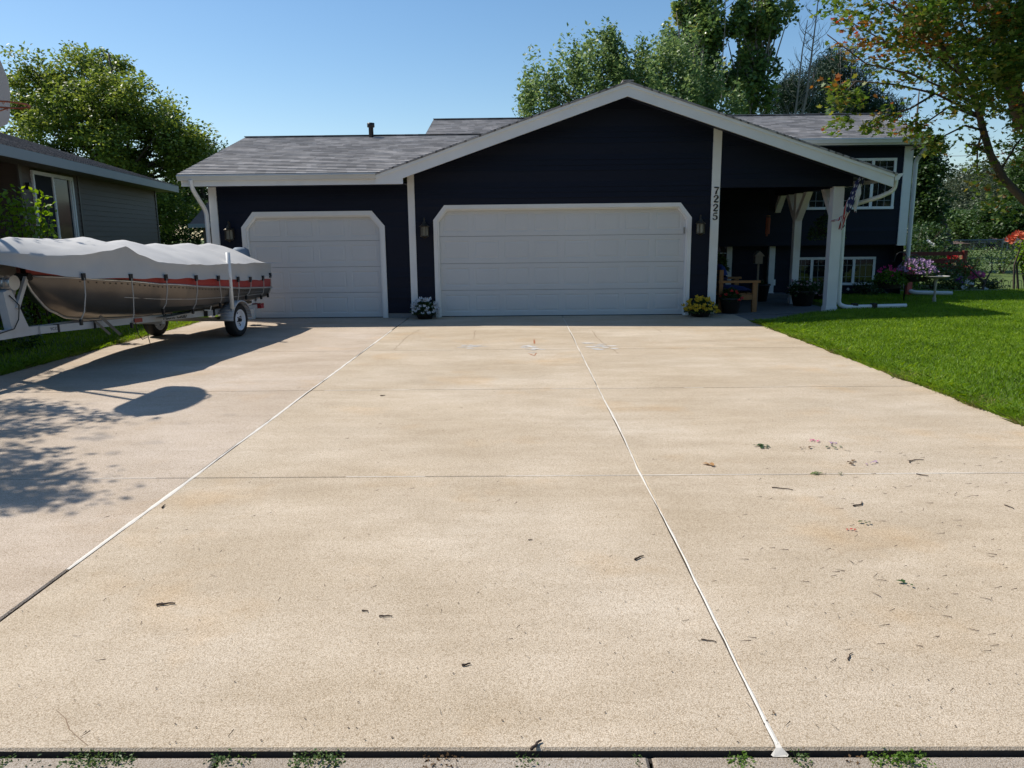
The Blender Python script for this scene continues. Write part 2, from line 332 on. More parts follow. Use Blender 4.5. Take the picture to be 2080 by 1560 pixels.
def tree(name, label, base, es, nclump, per, cr, size, lm, bark=BARK, tr=.22, stretch=(1, 1, .75), group=None, cat="tree", shape=KITE, flat=.4, shell=.55, limbs=26, fork=.35, top=None, upward=0.0):
    t = thing(name, label, cat, base, 0, group)
    C = in_ellipsoids(es, nclump, shell)
    P = (C[:, None, :] + tnorm((nclump, per, 3)) * cr * np.array(stretch) * RNG.uniform(.6, 1.25, (nclump, 1, 1))).reshape(-1, 3)
    P = P[P[:, 2] > base[2] + .15]
    mb = MB(); b = Vector(base); cz = max(e[2] + e[5] * .6 for e in es); cx = np.mean([e[0] for e in es]); cy = np.mean([e[1] for e in es])
    tp = Vector(top) if top else Vector((cx, cy, cz)); sp = []
    for i in range(9):
        u = i / 8; w = Vector((math.sin(i * 1.7 + base[0]) * .12, math.cos(i * 2.1) * .1, 0)) * (tp.z - b.z) * .12
        sp.append(b.lerp(tp, u) + w * (u * (1 - u) * 4))
    mb.tube(sp, [tr * (1.25 if i == 0 else 1) * (1 - .93 * (i / 8) ** .9) + .01 for i in range(9)], 9)
    for i in RNG.choice(nclump, min(limbs, nclump), replace=False):
        c = Vector(C[i]); u = fork + (1 - fork) * max(0, min(.95, (c.z - b.z) / (tp.z - b.z))) * .8 * random.uniform(.6, 1)
        j = min(int(u * 8), 7); a = sp[j].lerp(sp[j + 1], u * 8 - j); m = a.lerp(c, .5) + Vector((0, 0, -.12 * (c - a).length)) + Vector((random.uniform(-.1, .1), random.uniform(-.1, .1), 0)) * (c - a).length
        r = tr * (1 - u) * .55 + .012; mb.tube([a, a.lerp(m, .5) , m, m.lerp(c, .6), c], [r, r * .8, r * .6, r * .4, .006], 6)
    mb.build("trunk", bark, t, smooth=True, fixn=False)
    leaves("crown", P, size, lm, t, shape, flat, upward=upward)
    return t

# ------------------------------------------------------------------ world, sun
SUN = Vector((-.715, .36, 1)).normalized()
elev = math.asin(SUN.z); az = math.atan2(SUN.x, SUN.y)
w = bpy.data.worlds.new("World"); scene.world = w; w.use_nodes = True
nt = w.node_tree; bg = nt.nodes["Background"]
sky = nt.nodes.new("ShaderNodeTexSky"); sky.sky_type = 'NISHITA'; sky.sun_disc = False
sky.sun_elevation = elev; sky.sun_rotation = az; sky.altitude = 250; sky.air_density = 1.0; sky.dust_density = .55; sky.ozone_density = 1.6
hs = nt.nodes.new('ShaderNodeHueSaturation'); hs.inputs['Saturation'].default_value = 1.2; hs.inputs['Hue'].default_value = .497; nt.links.new(sky.outputs[0], hs.inputs['Color']); nt.links.new(hs.outputs[0], bg.inputs[0]); bg.inputs[1].default_value = .118
sl = bpy.data.lights.new("sun", 'SUN'); sl.energy = 5.0; sl.angle = rad(.53); sl.color = (1, .94, .85)
so = bpy.data.objects.new("sun", sl); COL.objects.link(so); so.rotation_euler = SUN.to_track_quat('Z', 'Y').to_euler(); so.location = (-20, 10, 30)
scene.view_settings.view_transform = 'Standard'; scene.view_settings.look = 'None'; scene.view_settings.exposure = 0.17; scene.view_settings.gamma = 1
scene.render.engine = 'CYCLES'; scene.cycles.max_bounces = 6; scene.cycles.transparent_max_bounces = 4; scene.cycles.caustics_reflective = False; scene.cycles.caustics_refractive = False
scene.cycles.sample_clamp_indirect = 6

# ------------------------------------------------------------------ setting: ground, driveway, street
def sheet(name, pts, mat, kind='structure', label=None, cat=None):
    mb = MB(); mb.add(pts, [list(range(len(pts)))]); o = mb.build(name, mat, fixn=False); return tag(o, label, cat, None, kind)
GROUNDM = M("turf_soil", (.070, .108, .014), .95, .35, 1.4, .01, 40)
mb = MB(); mb.quad((-420, 2.0, -.05), (420, 2.0, -.05), (420, 620, -.05), (-420, 620, -.05))
tag(mb.build("ground", GROUNDM, fixn=False), "flat grassy ground around the houses", "ground", None, "structure")
mb = MB(); mb.quad((-420, -420, -.11), (420, -420, -.11), (420, 1.62, -.11), (-420, 1.62, -.11))
tag(mb.build("street", ASPH, fixn=False), "asphalt street in front of the driveway", "road", None, "structure")

DL, DR, DN, DF = -6.30, 4.20, 2.172, 15.40
XJ = [(-2.205, 13.5, -2.31), (.79, 0, .80)]
crossY = [4.975, 7.95, 10.78]
drive = None
mb = MB()
xe = [DL, -2.25, .80, DR]
ye = [DN] + crossY + [DF]
g, GX = .0035, (0, .0068, .0026)
def slab(mb, x0, x1, y0, y1, h=.115, bv=.008, mi=0):
    z = 0.0; a = [(x0, y0), (x1, y0), (x1, y1), (x0, y1)]; i = [(x0 + bv, y0 + bv), (x1 - bv, y0 + bv), (x1 - bv, y1 - bv), (x0 + bv, y1 - bv)]
    vs = [(x, y, z) for x, y in i] + [(x, y, z - bv) for x, y in a] + [(x, y, z - h) for x, y in a]
    fs = [(0, 1, 2, 3)] + [(4 + k, 4 + (k + 1) % 4, (k + 1) % 4, k) for k in range(4)] + [(8 + k, 8 + (k + 1) % 4, 4 + (k + 1) % 4, 4 + k) for k in range(4)]
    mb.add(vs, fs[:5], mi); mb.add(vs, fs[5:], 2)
for i in range(3):
    for j in range(4):
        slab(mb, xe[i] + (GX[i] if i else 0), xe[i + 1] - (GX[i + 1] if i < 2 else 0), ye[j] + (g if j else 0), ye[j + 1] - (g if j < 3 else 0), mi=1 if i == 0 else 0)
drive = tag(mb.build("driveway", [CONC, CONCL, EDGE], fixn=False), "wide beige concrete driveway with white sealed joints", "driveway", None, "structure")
mb = MB(); mb.quad((DL, DN - .03, -.03), (DR, DN - .03, -.03), (DR, DF, -.03), (DL, DF, -.03))
mb.build("joint_bed", DARKGAP, drive, fixn=False)
def seal_strip(x, y0, y1, wd, step=.09, seed=0):
    mb = MB(); rr = random.Random(seed); n = int((y1 - y0) / step); L = []; Rr = []
    for i in range(n + 1):
        y = y0 + (y1 - y0) * i / n
        o = .012 * noise.noise((y * .7, seed, 0)) + .004 * noise.noise((y * 4, seed, 0)); k = wd * max(.25, 1 + .55 * noise.noise((y * 3.1, seed + 5, 0)) + .8 * noise.noise((y * .8, seed, 2)) + .2 * rr.uniform(-1, 1))
        L.append((x + o - k, y, .0012)); Rr.append((x + o + k, y, .0012))
    for i in range(n): mb.quad(L[i], Rr[i], Rr[i + 1], L[i + 1]); 
    k = [((a[0] + b[0]) / 2, a[1], .0035) for a, b in zip(L, Rr)]
    for i in range(n): mb.quad(L[i], k[i], k[i + 1], L[i + 1]); mb.quad(k[i], Rr[i], Rr[i + 1], k[i + 1])
    return mb.build("joint_sealant", SEAL, drive, fixn=False)
seal_strip(-2.25, 3.52, 13.2, .0108, seed=3)
seal_strip(.80, 2.19, 14.9, .0058, seed=8)
mb = MB()   # blob of sealant running out at the street edge
mb.add([(.792, 2.20, .003), (.808, 2.20, .003), (.810, 2.174, .001), (.826, 2.158, -.012), (.82, 2.151, -.014), (.776, 2.151, -.014), (.77, 2.157, -.012), (.790, 2.174, .001)], [tuple(range(8))])
mb.build("joint_sealant", SEAL, drive)
def thin_seal(y, segs, wd=.0035, seed=1):
    mb = MB(); rr = random.Random(seed)
    for x0, x1 in segs:
        x = x0
        while x < x1:
            l = rr.uniform(.1, .6); k = wd * rr.uniform(.4, 1.5)
            if rr.random() < .8: mb.quad((x, y - k, .002), (min(x + l, x1), y - k, .002), (min(x + l, x1), y + k, .002), (x, y + k, .002))
            x += l
    mb.build("joint_sealant", SEAL, drive, fixn=False)
thin_seal(4.975, [(DL, -2.3), (-1.2, 4.1)], .0045, 4)
thin_seal(7.95, [(-2.1, -1.2), (-.2, 1.9), (2.3, 3.4)], .0045, 6)
# patch marks of white filler and hairline cracks near the garage
PATCH = M("white_filler_smear", (.60, .59, .57), .7, .2, 22)
def smear(px, py, w, h, sd):
    c = atZ(px, py); mb = MB(); rr = random.Random(sd)
    for k in range(16):
        y = c.y + rr.gauss(0, h * .4); x = c.x + rr.gauss(0, w * .30); l = w * rr.uniform(.08, .32); t = h * rr.uniform(.03, .09)
        z = .0022 + k * .00012
        mb.add([(x - l, y, z), (x - l * .4, y - t, z), (x + l * .6, y - t * .7, z), (x + l, y + t * .3, z), (x + l * .3, y + t, z), (x - l * .6, y + t * .8, z)], [tuple(range(6))])
    mb.build("filler_patch", PATCH, drive, fixn=False)
smear(955, 705, .26, .32, 1); smear(1083, 706, .28, .32, 2); smear(1228, 703, .34, .45, 3)
def crack(pts, wd, mat=DARKGAP):
    mb = MB(); W = [atZ(x, y) for x, y in pts]; P = []
    for a, b in zip(W[:-1], W[1:]):
        n = max(2, int((b - a).length / .06))
        for i in range(n):
            p = a.lerp(b, i / n); q = noise.noise((p.x * 9, p.y * 9, 3)) * .02; P.append(Vector((p.x + q, p.y + q * .6, .0016)))
    for a, b in zip(P[:-1], P[1:]):
        d = (b - a).cross(Vector((0, 0, 1))).normalized() * wd * random.uniform(.4, 1.3); mb.quad(a - d, a + d, b + d, b - d)
    mb.build("crack", mat, drive, fixn=False)
CRK = M("crack_stain", (.24, .17, .11), .9, .2, 30)
crack([(852, 670), (830, 682), (812, 698), (800, 712)], .005, CRK); crack([(1203, 672), (1212, 685), (1222, 695), (1248, 712), (1256, 720)], .005, CRK)
crack([(120, 1440), (145, 1480), (165, 1505), (190, 1525)], .0022, CRK); crack([(965, 670), (962, 690)], .004, CRK); crack([(1328, 665), (1345, 676)], .004, CRK)
RUSTS = M("rust_stain", (.33, .12, .05), .9, .3, 30)
crack([(1085, 690), (1085, 700)], .012, RUSTS); crack([(1074, 718), (1084, 723), (1090, 716)], .012, RUSTS)
# rough gutter at the street edge, its own slabs
mb = MB(); xs = [-6.0, -3.1, -.97, .39, 1.9, 4.4]
for a, b in zip(xs[:-1], xs[1:]):
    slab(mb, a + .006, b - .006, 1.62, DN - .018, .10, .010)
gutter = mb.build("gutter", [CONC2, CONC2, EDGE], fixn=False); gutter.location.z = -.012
tag(gutter, "rough pebbly concrete gutter along the street edge", "gutter", None, "structure")
mb = MB(); mb.quad((-8, 1.63, -.09), (8, 1.63, -.09), (8, DN + .01, -.09), (-8, DN + .01, -.09))
tag(mb.build("gutter_bed", DARKGAP, fixn=False), "dark soil in the gap before the driveway", "soil", None, "structure")

# lawns: right one rises gently away from the drive
def on_walk(x, y): return x < 6.42 and y > 13.85 + (x - 4.2) * .66
def lawn_h(x, y):
    if x > 0:
        if on_walk(x, y): return -.06
        e = min(max((x - 4.22) / 1.2, 0), 1); return -.01 + .085 * e ** .6 + .010 * noise.noise((x * .5, y * .5, 0))
    e = min(max((-6.34 - x) / 1.0, 0), 1); return -.012 + .05 * e ** .6 + .012 * noise.noise((x * .5, y * .5, 9))
def lawn(name, x0, x1, y0, y1, edge, lab):
    mb = MB(); nx, ny = 110, 260; V = []
    for j in range(ny + 1):
        for i in range(nx + 1):
            v = j / ny; y = y0 + (y1 - y0) * (v * .35 / .7 if v < .7 else .35 + (v - .7) / .3 * .65); u = i / nx; x = x0 + (x1 - x0) * (u ** 2.2 if edge == 0 else 1 - (1 - u) ** 2.2)
            V.append((x, y, lawn_h(x, y)))
    mb.add(V, [(j * (nx + 1) + i, j * (nx + 1) + i + 1, (j + 1) * (nx + 1) + i + 1, (j + 1) * (nx + 1) + i) for j in range(ny) for i in range(nx)])
    return tag(mb.build(name, GROUNDM, smooth=True, fixn=False), lab, "lawn", None, "structure")
lawn("lawn", 4.205, 40, 2.2, 60, 0, "mown green lawn right of the driveway")
lawn("lawn", -30, -6.305, 2.2, 60, 1, "mown green lawn left of the driveway")

def blades(name, mat, X, Y, hgt, wd, lean=.5):
    n = len(X); Z = np.array([lawn_h(x, y) for x, y in zip(X, Y)])
    a = RNG.uniform(0, 2 * np.pi, n); h = hgt * RNG.uniform(.55, 1.3, n); l = h * lean * np.abs(RNG.normal(size=n)); b = RNG.uniform(0, 2 * np.pi, n)
    dx, dy = np.cos(a) * wd / 2, np.sin(a) * wd / 2
    mx, my = X + np.cos(b) * l * .35, Y + np.sin(b) * l * .35; tx, ty = X + np.cos(b) * l, Y + np.sin(b) * l
    V = np.stack([np.stack([X - dx, Y - dy, Z - .004], 1), np.stack([X + dx, Y + dy, Z - .004], 1),
                  np.stack([mx + dx * .8, my + dy * .8, Z + h * .6], 1), np.stack([tx, ty, Z + h], 1), np.stack([mx - dx * .8, my - dy * .8, Z + h * .6], 1)], 1).reshape(-1, 3)
    return tag(cloud_mesh(name, mat, V, 5, quads=[(0, 1, 2, 3, 4)]), kind='stuff')
def fill(n, x0, x1, y0, y1, clump=True):
    X = RNG.uniform(x0, x1, n); Y = RNG.uniform(y0, y1, n)
    return X, Y
def rightlawn():
    X, Y = fill(560000, 4.2, 13.8, 3.6, 20.0)
    keep = (X < .70 * Y + 3.2) & (RNG.random(len(X)) < np.clip(11.5 / Y, .35, 1) ** 1.6)
    keep &= ~((X < 6.46) & (Y > 13.80 + (X - 4.2) * .66))
    return X[keep], Y[keep]
X, Y = rightlawn()
tag(blades("grass", GRASS, X, Y, .042, .0062, .75), "short mown grass blades on the right lawn", "grass")
X, Y = fill(150000, -16, -6.28, 6.8, 24); k = (X > -.72 * Y - 3) & (X > -11.5 + 0 * X)
tag(blades("grass", GRASS, X[k], Y[k], .055, .009), "grass blades on the left lawn by the boat", "grass")
# ragged overgrown fringes beside the concrete
def fringe(x, s, y0, y1, n, name):
    Y = RNG.uniform(y0, y1, n); cl = np.array([noise.noise((y * 2.3, 4.4 + x, 0)) for y in Y]); X = x + s * (np.abs(RNG.normal(size=n)) * .11 - .05 - .10 * np.clip(cl, 0, 1))
    kd = RNG.random(n) < np.clip(.42 + cl * 1.1 - np.abs(X - x) * 1.5, .04, .9)
    tag(blades("grass", GRASS, X[~kd], Y[~kd], .066, .007, 1.1), "longer ragged grass along " + name, "grass")
    tag(blades("dry_grass", DRYGRASS, X[kd], Y[kd], .045, .007, 1.3), "dry yellow grass tufts along " + name, "grass")
fringe(4.22, 1, 3.6, 13.9, 34000, "the right edge of the driveway"); fringe(-6.31, -1, 8.0, 15.5, 9000, "the left edge of the driveway")

# ------------------------------------------------------------------ the navy house
house = thing("house", "dark navy single storey house with white trim, attached triple garage and porch", "house", (1.0, 18.0, 0))
YG = 15.25           # garage front plane
AX, AZ, SL = 1.95, 4.30, .336
def rake(x): return AZ - SL * abs(x - AX)
def hole(x0, x1, zt, cx, cz):
    def f(z):
        if z >= zt: return None
        c = 0 if z <= zt - cz else cx * (z - (zt - cz)) / cz
        return (x0 + c, x1 - c)
    return f, (zt, zt - cz)
D1 = dict(x0=-1.71, x1=3.29, zt=2.17, cx=.22, cz=.28)      # outer casing of the double door
D2 = dict(x0=-5.46, x1=-2.66, zt=2.08, cx=.24, cz=.29)     # single door
def siding(parent, y, z0, z1, lim, holes, name="wall", e=.10, lap=.011, mat=NAVY, axis='X', sgn=-1):
    mb = MB(); br = {z0, z1}
    z = z0
    while z < z1: br.add(round(z, 4)); z += e
    for f, zs in holes:
        for q in zs:
            if z0 < q < z1: br.add(q)
    br = sorted(br)
    for a, b in zip(br[:-1], br[1:]):
        if b - a < .002: continue
        def iv(z):
            l, r = lim(z); out = [(l, r)]
            for f, _ in holes:
                h = f(z)
                if h:
                    o2 = []
                    for p, q in out:
                        if h[1] <= p or h[0] >= q: o2.append((p, q))
                        else:
                            if h[0] > p: o2.append((p, h[0]))
                            if h[1] < q: o2.append((h[1], q))
                    out = o2
            return out
        A, B = iv(a + .0005), iv(b - .0005)
        if len(A) != len(B): continue
        ca = ((a - z0) % e) / e; cb = ((b - z0 - 1e-6) % e) / e
        da, db = lap * (1 - ca), lap * (1 - cb)
        for (p, q), (r_, s_) in zip(A, B):
            if q - p < .002: continue
            if s_ - r_ < .002: r_, s_ = (r_ + s_) / 2, (r_ + s_) / 2 + .001
            if axis == 'X':
                mb.quad((p, y + sgn * da, a), (q, y + sgn * da, a), (s_, y + sgn * db, b), (r_, y + sgn * db, b))
                if ca < 1e-3: mb.quad((p, y - sgn * .004, a), (q, y - sgn * .004, a), (q, y + sgn * da, a), (p, y + sgn * da, a))
            else:
                mb.quad((y + sgn * da, p, a), (y + sgn * da, q, a), (y + sgn * db, s_, b), (y + sgn * db, r_, b))
    return mb.build(name, mat, parent, fixn=False)
h1 = hole(D1['x0'] + .03, D1['x1'] - .03, D1['zt'] - .03, D1['cx'], D1['cz']); h2 = hole(D2['x0'] + .03, D2['x1'] - .03, D2['zt'] - .03, D2['cx'], D2['cz'])
gl = lambda z: (max(-2.13, AX - (AZ - .09 - z) / SL), min(3.75, AX + (AZ - .09 - z) / SL))
siding(house, YG, .09, AZ - .10, gl, [h1])
siding(house, YG, .09, 2.62, lambda z: (-6.03, -2.13), [h2])
siding(house, YG, 2.60, AZ - .7, lambda z: (3.80, max(3.81, min(6.33, AX + (AZ - .09 - z) / SL))), [])
# side and back walls (plain boards in the same paint)
siding(house, -6.03, .09, 2.7, lambda z: (YG, 21.0), [], axis='Y', sgn=-1)
siding(house, 3.80, .0, 3.6, lambda z: (YG, 19.1), [], axis='Y', sgn=1)
mb = MB(); mb.box(-2.2, 9.12, 24.6, 24.7, 0, 3.6); mb.box(-6.0, -2.2, 21.0, 21.1, 0, 2.7); mb.prism([(-2.2, 18.3, 3.6), (-2.2, 21.0, 4.5), (-2.2, 23.7, 3.6)], (.05, 0, 0))
mb.box(-1.2, 3.6, YG + .16, YG + .2, 2.3, 3.1); mb.box(-5.9, 3.7, YG + 1.2, YG + 1.25, .0, 2.4)
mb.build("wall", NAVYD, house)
for a, b in ((-6.02, D2['x0'] + .02), (D2['x1'] - .02, D1['x0'] + .02), (D1['x1'] - .02, 3.84)): MB().box(a, b, YG - .004, YG + .1, -.02, .088).build("foundation", FOUND, house)
# corner boards
def board(x0, x1, z0, z1, y0=YG - .028, y1=YG + .05): return MB().box(x0, x1, y0, y1, z0, z1)
board(-6.05, -5.90, .07, 2.56).build("corner_board", WHITE, house)
board(-2.19, -2.06, .07, 2.86).build("corner_board", WHITE, house)
mb = MB().add([(3.65, YG - .03, .03), (3.81, YG - .03, .03), (3.81, YG - .03, rake(3.81) - .12), (3.65, YG - .03, rake(3.65) - .12),
               (3.65, YG + .03, .03), (3.81, YG + .03, .03), (3.81, YG + .03, rake(3.81) - .12), (3.65, YG + .03, rake(3.65) - .12)],
              [(0, 1, 2, 3), (0, 4, 5, 1), (1, 5, 6, 2), (2, 6, 7, 3), (3, 7, 4, 0)])
numboard = mb.build("corner_board", WHITE, house)
# house number 7225, four separate digits
def stroke(mb, pts, ws, ox, oz, s, y):
    pts = [Vector((ox + x * s, y, oz + z * s)) for x, z in pts]; L = []; Rr = []
    for i, p in enumerate(pts):
        d = (pts[min(i + 1, len(pts) - 1)] - pts[max(i - 1, 0)]).normalized(); n = Vector((-d.z, 0, d.x)); w = (ws[i] if hasattr(ws, '__len__') else ws) * 1.25
        L.append(p + n * w * s / 2); Rr.append(p - n * w * s / 2)
    for i in range(len(pts) - 1):
        mb.add([L[i], Rr[i], Rr[i + 1], L[i + 1]] + [q + Vector((0, .010, 0)) for q in (L[i], Rr[i], Rr[i + 1], L[i + 1])],
               [(0, 1, 2, 3), (0, 4, 5, 1), (2, 6, 7, 3), (1, 5, 6, 2), (3, 7, 4, 0)])
DIG = {'7': [([(-.30, .36), (-.30, .5), (-.27, .43), (-.1, .44), (.1, .41), (.32, .46)], [.04, .06, .12, .15, .13, .05]), ([(.32, .46), (.14, .18), (.0, -.1), (-.08, -.5)], [.05, .1, .15, .2])],
       '2': [([(-.26, .22), (-.24, .36), (-.10, .47), (.08, .48), (.25, .36), (.26, .2), (.10, -.02), (-.12, -.2), (-.29, -.42)], [.16, .12, .08, .09, .16, .19, .16, .1, .06]), ([(-.3, -.42), (-.1, -.38), (.1, -.43), (.27, -.43), (.33, -.28)], [.08, .15, .16, .12, .04])],
       '5': [([(.28, .46), (-.2, .44)], [.13, .11]), ([(-.2, .47), (-.24, .04)], [.06, .06]), ([(-.24, .05), (-.05, .12), (.14, .08), (.25, -.08), (.24, -.28), (.10, -.45), (-.12, -.47), (-.26, -.36), (-.24, -.26)], [.05, .08, .12, .19, .19, .10, .08, .13, .16])]}
for ch, (px, py) in zip("7225", ((1455.5, 387), (1454.5, 404), (1453.5, 422), (1452.8, 439.5))):
    p = atY(px, py, YG - .042); mb = MB()
    for pts, ws in DIG[ch]: stroke(mb, pts, ws, p.x, p.z, .135, YG - .043)
    mb.build("house_number", BLACK, house)

# garage doors with raised panels
def garage_door(o, npan, xl, xr, zt):
    mb = MB(); y = YG + .085; sec = zt / 4.0
    for s in range(4):
        z0, z1 = s * sec + .012 * (s == 0), (s + 1) * sec - .006
        mx, my = .10, .085; pw = (xr - xl - mx) / npan
        xs = [xl]; 
        for k in range(npan): xs += [xl + mx + k * pw, xl + (k + 1) * pw]
        xs.append(xr); za, zb = z0 + my, z1 - my
        mb.quad((xl, y, z0), (xr, y, z0), (xr, y, za), (xl, y, za)); mb.quad((xl, y, zb), (xr, y, zb), (xr, y, z1), (xl, y, z1))
        mb.quad((xl, y, z1), (xr, y, z1), (xr, y + .03, z1 + .003), (xl, y + .03, z1 + .003)); mb.quad((xl, y + .03, z1 + .003), (xr, y + .03, z1 + .003), (xr, y, z1 + .006), (xl, y, z1 + .006), 1)
        for k in range(npan + 1): mb.quad((xs[2 * k], y, za), (xs[2 * k + 1], y, za), (xs[2 * k + 1], y, zb), (xs[2 * k], y, zb))
        for k in range(npan):
            p, q = xs[2 * k + 1], xs[2 * k + 2]
            r = [(p, q, za, zb, 0), (p + .014, q - .014, za + .014, zb - .014, .006), (p + .026, q - .026, za + .026, zb - .026, .006), (p + .05, q - .05, za + .05, zb - .05, .001)]
            R4 = [[(a, y + d, c), (b, y + d, c), (b, y + d, e), (a, y + d, e)] for a, b, c, e, d in r]
            for A, B in zip(R4[:-1], R4[1:]):
                for i in range(4): j = (i + 1) % 4; mb.quad(A[i], A[j], B[j], B[i])
            mb.quad(*R4[-1])
    d = mb.build("garage_door", [WHITE2, DARKGAP], house, fixn=False)
    MB().box(xl, xr, y - .004, y + .02, -.006, .013).build("rubber_seal", RUBBER, d)
    return d
gd1 = garage_door(D1, 8, -1.63, 3.21, 2.10); gd2 = garage_door(D2, 4, -5.36, -2.74, 2.02)
def casing(D, w, zdoor):
    x0, x1, zt, cx, cz = D['x0'], D['x1'], D['zt'], D['cx'], D['cz']
    def ring(o): return [(x0 + o, 0), (x0 + o, zt - cz - o * .35), (x0 + cx + o * .5, zt - o), (x1 - cx - o * .5, zt - o), (x1 - o, zt - cz - o * .35), (x1 - o, 0)]
    mb = MB()
    for oa, ya, ob, yb in ((0, YG + .0, 0, YG - .030), (0, YG - .030, w, YG - .030), (w, YG - .030, w, YG + .012), (w, YG + .012, w + .028, YG + .012), (w + .028, YG + .012, w + .028, YG + .084)):
        A, B = ring(oa), ring(ob)
        for i in range(5): mb.quad((A[i][0], ya, A[i][1] - .012 * (i == 0)), (A[i + 1][0], ya, A[i + 1][1] - .012 * (i == 4)), (B[i + 1][0], yb, B[i + 1][1] - .012 * (i == 4)), (B[i][0], yb, B[i][1] - .012 * (i == 0)))
    return mb.build("door_casing", WHITE, house, fixn=True)
casing(D1, .075, 2.1); casing(D2, .085, 2.02)
p = atY(1390, 468, YG - .01); MB().box(p.x - .015, p.x + .012, YG - .036, YG + .0, p.z - .06, p.z + .06).build("door_keypad", M("grey_plastic", (.30, .29, .26), .5), house)

# roofs: stepped shingle courses
def roof_y(name, x0f, x1f, y0, z0, y1, sl, mat, row=.1357, th=.015):
    mb = MB(); n = int(math.ceil((y1 - y0) / row))
    for i in range(n):
        a, b = y0 + i * row, min(y0 + (i + 1) * row, y1); za, zb = z0 + sl * (a - y0), z0 + sl * (b - y0)
        xa0, xa1, xb0, xb1 = x0f(a), x1f(a), x0f(b), x1f(b)
        mb.quad((xa0, a, za + th), (xa1, a, za + th), (xb1, b, zb), (xb0, b, zb)); mb.quad((xa0, a, za - .004), (xa1, a, za - .004), (xa1, a, za + th), (xa0, a, za + th))
    yb = y1 + (y1 - y0); zt = z0 + sl * (y1 - y0)
    mb.quad((x0f(y1), y1, zt), (x1f(y1), y1, zt), (x1f(y0), yb, z0), (x0f(y0), yb, z0))
    mb.quad((x0f(y0), y0, z0 - .03), (x1f(y0), y0, z0 - .03), (x1f(y1), y1, zt - .03), (x0f(y1), y1, zt - .03))
    mb.bar((x0f(y1), y1, zt + .008), (x1f(y1), y1, zt + .008), .24, .014)
    for xf in (x0f, x1f): mb.add([(xf(y0), y0, z0 - .03), (xf(y1), y1, zt - .03), (xf(y1), y1, zt + .01), (xf(y0), y0, z0 + .012)], [(0, 1, 2, 3)])
    return mb.build(name, mat, house, fixn=False)
WE, WZ, WS, WR = 14.70, 2.755, .289, 18.6
wing = roof_y("roof", lambda y: -6.40, lambda y: AX - (AZ - WZ - WS * (min(y, WR) - WE)) / SL + .03, WE, WZ, WR, WS, SH_Y)
ME, MZ, MS, MR = 18.13, 3.65, .318, 21.0
mainr = roof_y("roof", lambda y: -2.27, lambda y: 9.32, ME, MZ, MR, MS, SH_M)
mb = MB()                                                             # front gable roof: slopes in X
for s, ex in ((-1, -2.70), (1, 6.93)):
    n = int(abs(ex - AX) / .1357) + 1
    for i in range(n):
        a = ex - s * i * .1357; b = ex - s * (i + 1) * .1357
        if (b - AX) * s < 0: b = AX
        za, zb = rake(a) + .013, rake(b)
        Q = [(a, 14.70, za), (a, 20.2, za), (b, 20.2, zb), (b, 14.70, zb)]; mb.quad(*(Q if s > 0 else Q[::-1]))
    mb.add([(ex, 14.70, rake(ex) - .025), (AX, 14.70, AZ - .025), (AX, 14.70, AZ + .008), (ex, 14.70, rake(ex) + .008)], [(0, 1, 2, 3)])
    mb.add([(ex, 14.70, rake(ex) - .025), (AX, 14.70, AZ - .025), (AX, 20, AZ - .025), (ex, 20, rake(ex) - .025)], [(0, 1, 2, 3)])
mb.bar((AX, 14.7, AZ + .012), (AX, 20.2, AZ + .012), .2, .02)
groof = mb.build("roof", SH_X, house, fixn=False)
def rake_board(s, ex, name="rake_board"):
    mb = MB()
    for y0, y1, t0, t1 in ((14.735, 14.77, -.075, -.255), (14.712, 14.735, -.026, -.080)):
        A = [(ex, y0, rake(ex) + t0), (AX, y0, AZ + t0), (AX, y0, AZ + t1), (ex, y0, rake(ex) + t1)]
        if s < 0 and rake(ex) + t1 < 2.545: A = A[:3] + [(AX - (AZ + t1 - 2.545) / SL, y0, 2.545), (ex, y0, 2.545)]
        mb.prism(A, (0, y1 - y0, 0))
    return mb.build(name, WHITE, house)
rake_board(-1, -2.72); rake_board(1, 6.88)
# soffits behind the rakes
SOFF = M("navy_soffit", (.020, .026, .05), .6, .1)
for sg, ex in ((-1, -2.13), (1, 6.6)):
    MB().add([(ex, 14.77, rake(ex) - .20), (AX, 14.77, AZ - .20), (AX, YG + .02, AZ - .20), (ex, YG + .02, rake(ex) - .20)], [(0, 1, 2, 3)]).build("soffit", SOFF, house)
MB().box(-6.33, -2.2, 14.79, YG, 2.555, 2.575).build("soffit", SOFF, house); MB().box(3.9, 9.28, 18.25, 19.1, 3.515, 3.53).build("soffit", SOFF, house)
# wing fascia box and gutter
mb = MB(); mb.box(-6.34, -2.22, 14.76, 14.79, 2.545, 2.70); mb.add([(-2.72, 14.741, 2.547), (-2.20, 14.741, 2.547), (-2.20, 14.741, 2.80), (-2.72, 14.741, 2.62), (-2.72, 14.76, 2.547), (-2.20, 14.76, 2.547), (-2.20, 14.76, 2.80), (-2.72, 14.76, 2.62)], [(0, 1, 2, 3), (0, 4, 5, 1), (1, 5, 6, 2), (2, 6, 7, 3), (3, 7, 4, 0)])
mb.add([(-6.34, 14.79, 2.545), (-6.34, 14.79, 2.70), (-6.34, WR, 3.86), (-6.34, WR, 3.68), (-6.37, 14.79, 2.545), (-6.37, 14.79, 2.70), (-6.37, WR, 3.86), (-6.37, WR, 3.68)], [(0, 1, 2, 3), (4, 7, 6, 5), (0, 4, 5, 1), (1, 5, 6, 2)])
mb.build("fascia", WHITE, house)
def gutter_prof(x0, x1, y, z, name="gutter", mat=GREYWH):
    P = [(y, z), (y - .10, z), (y - .105, z - .02), (y - .085, z - .045), (y - .06, z - .10), (y, z - .10)]
    mb = MB(); A = [(x0, a, b) for a, b in P]; mb.prism(A, (x1 - x0, 0, 0)); return mb.build(name, mat, house)
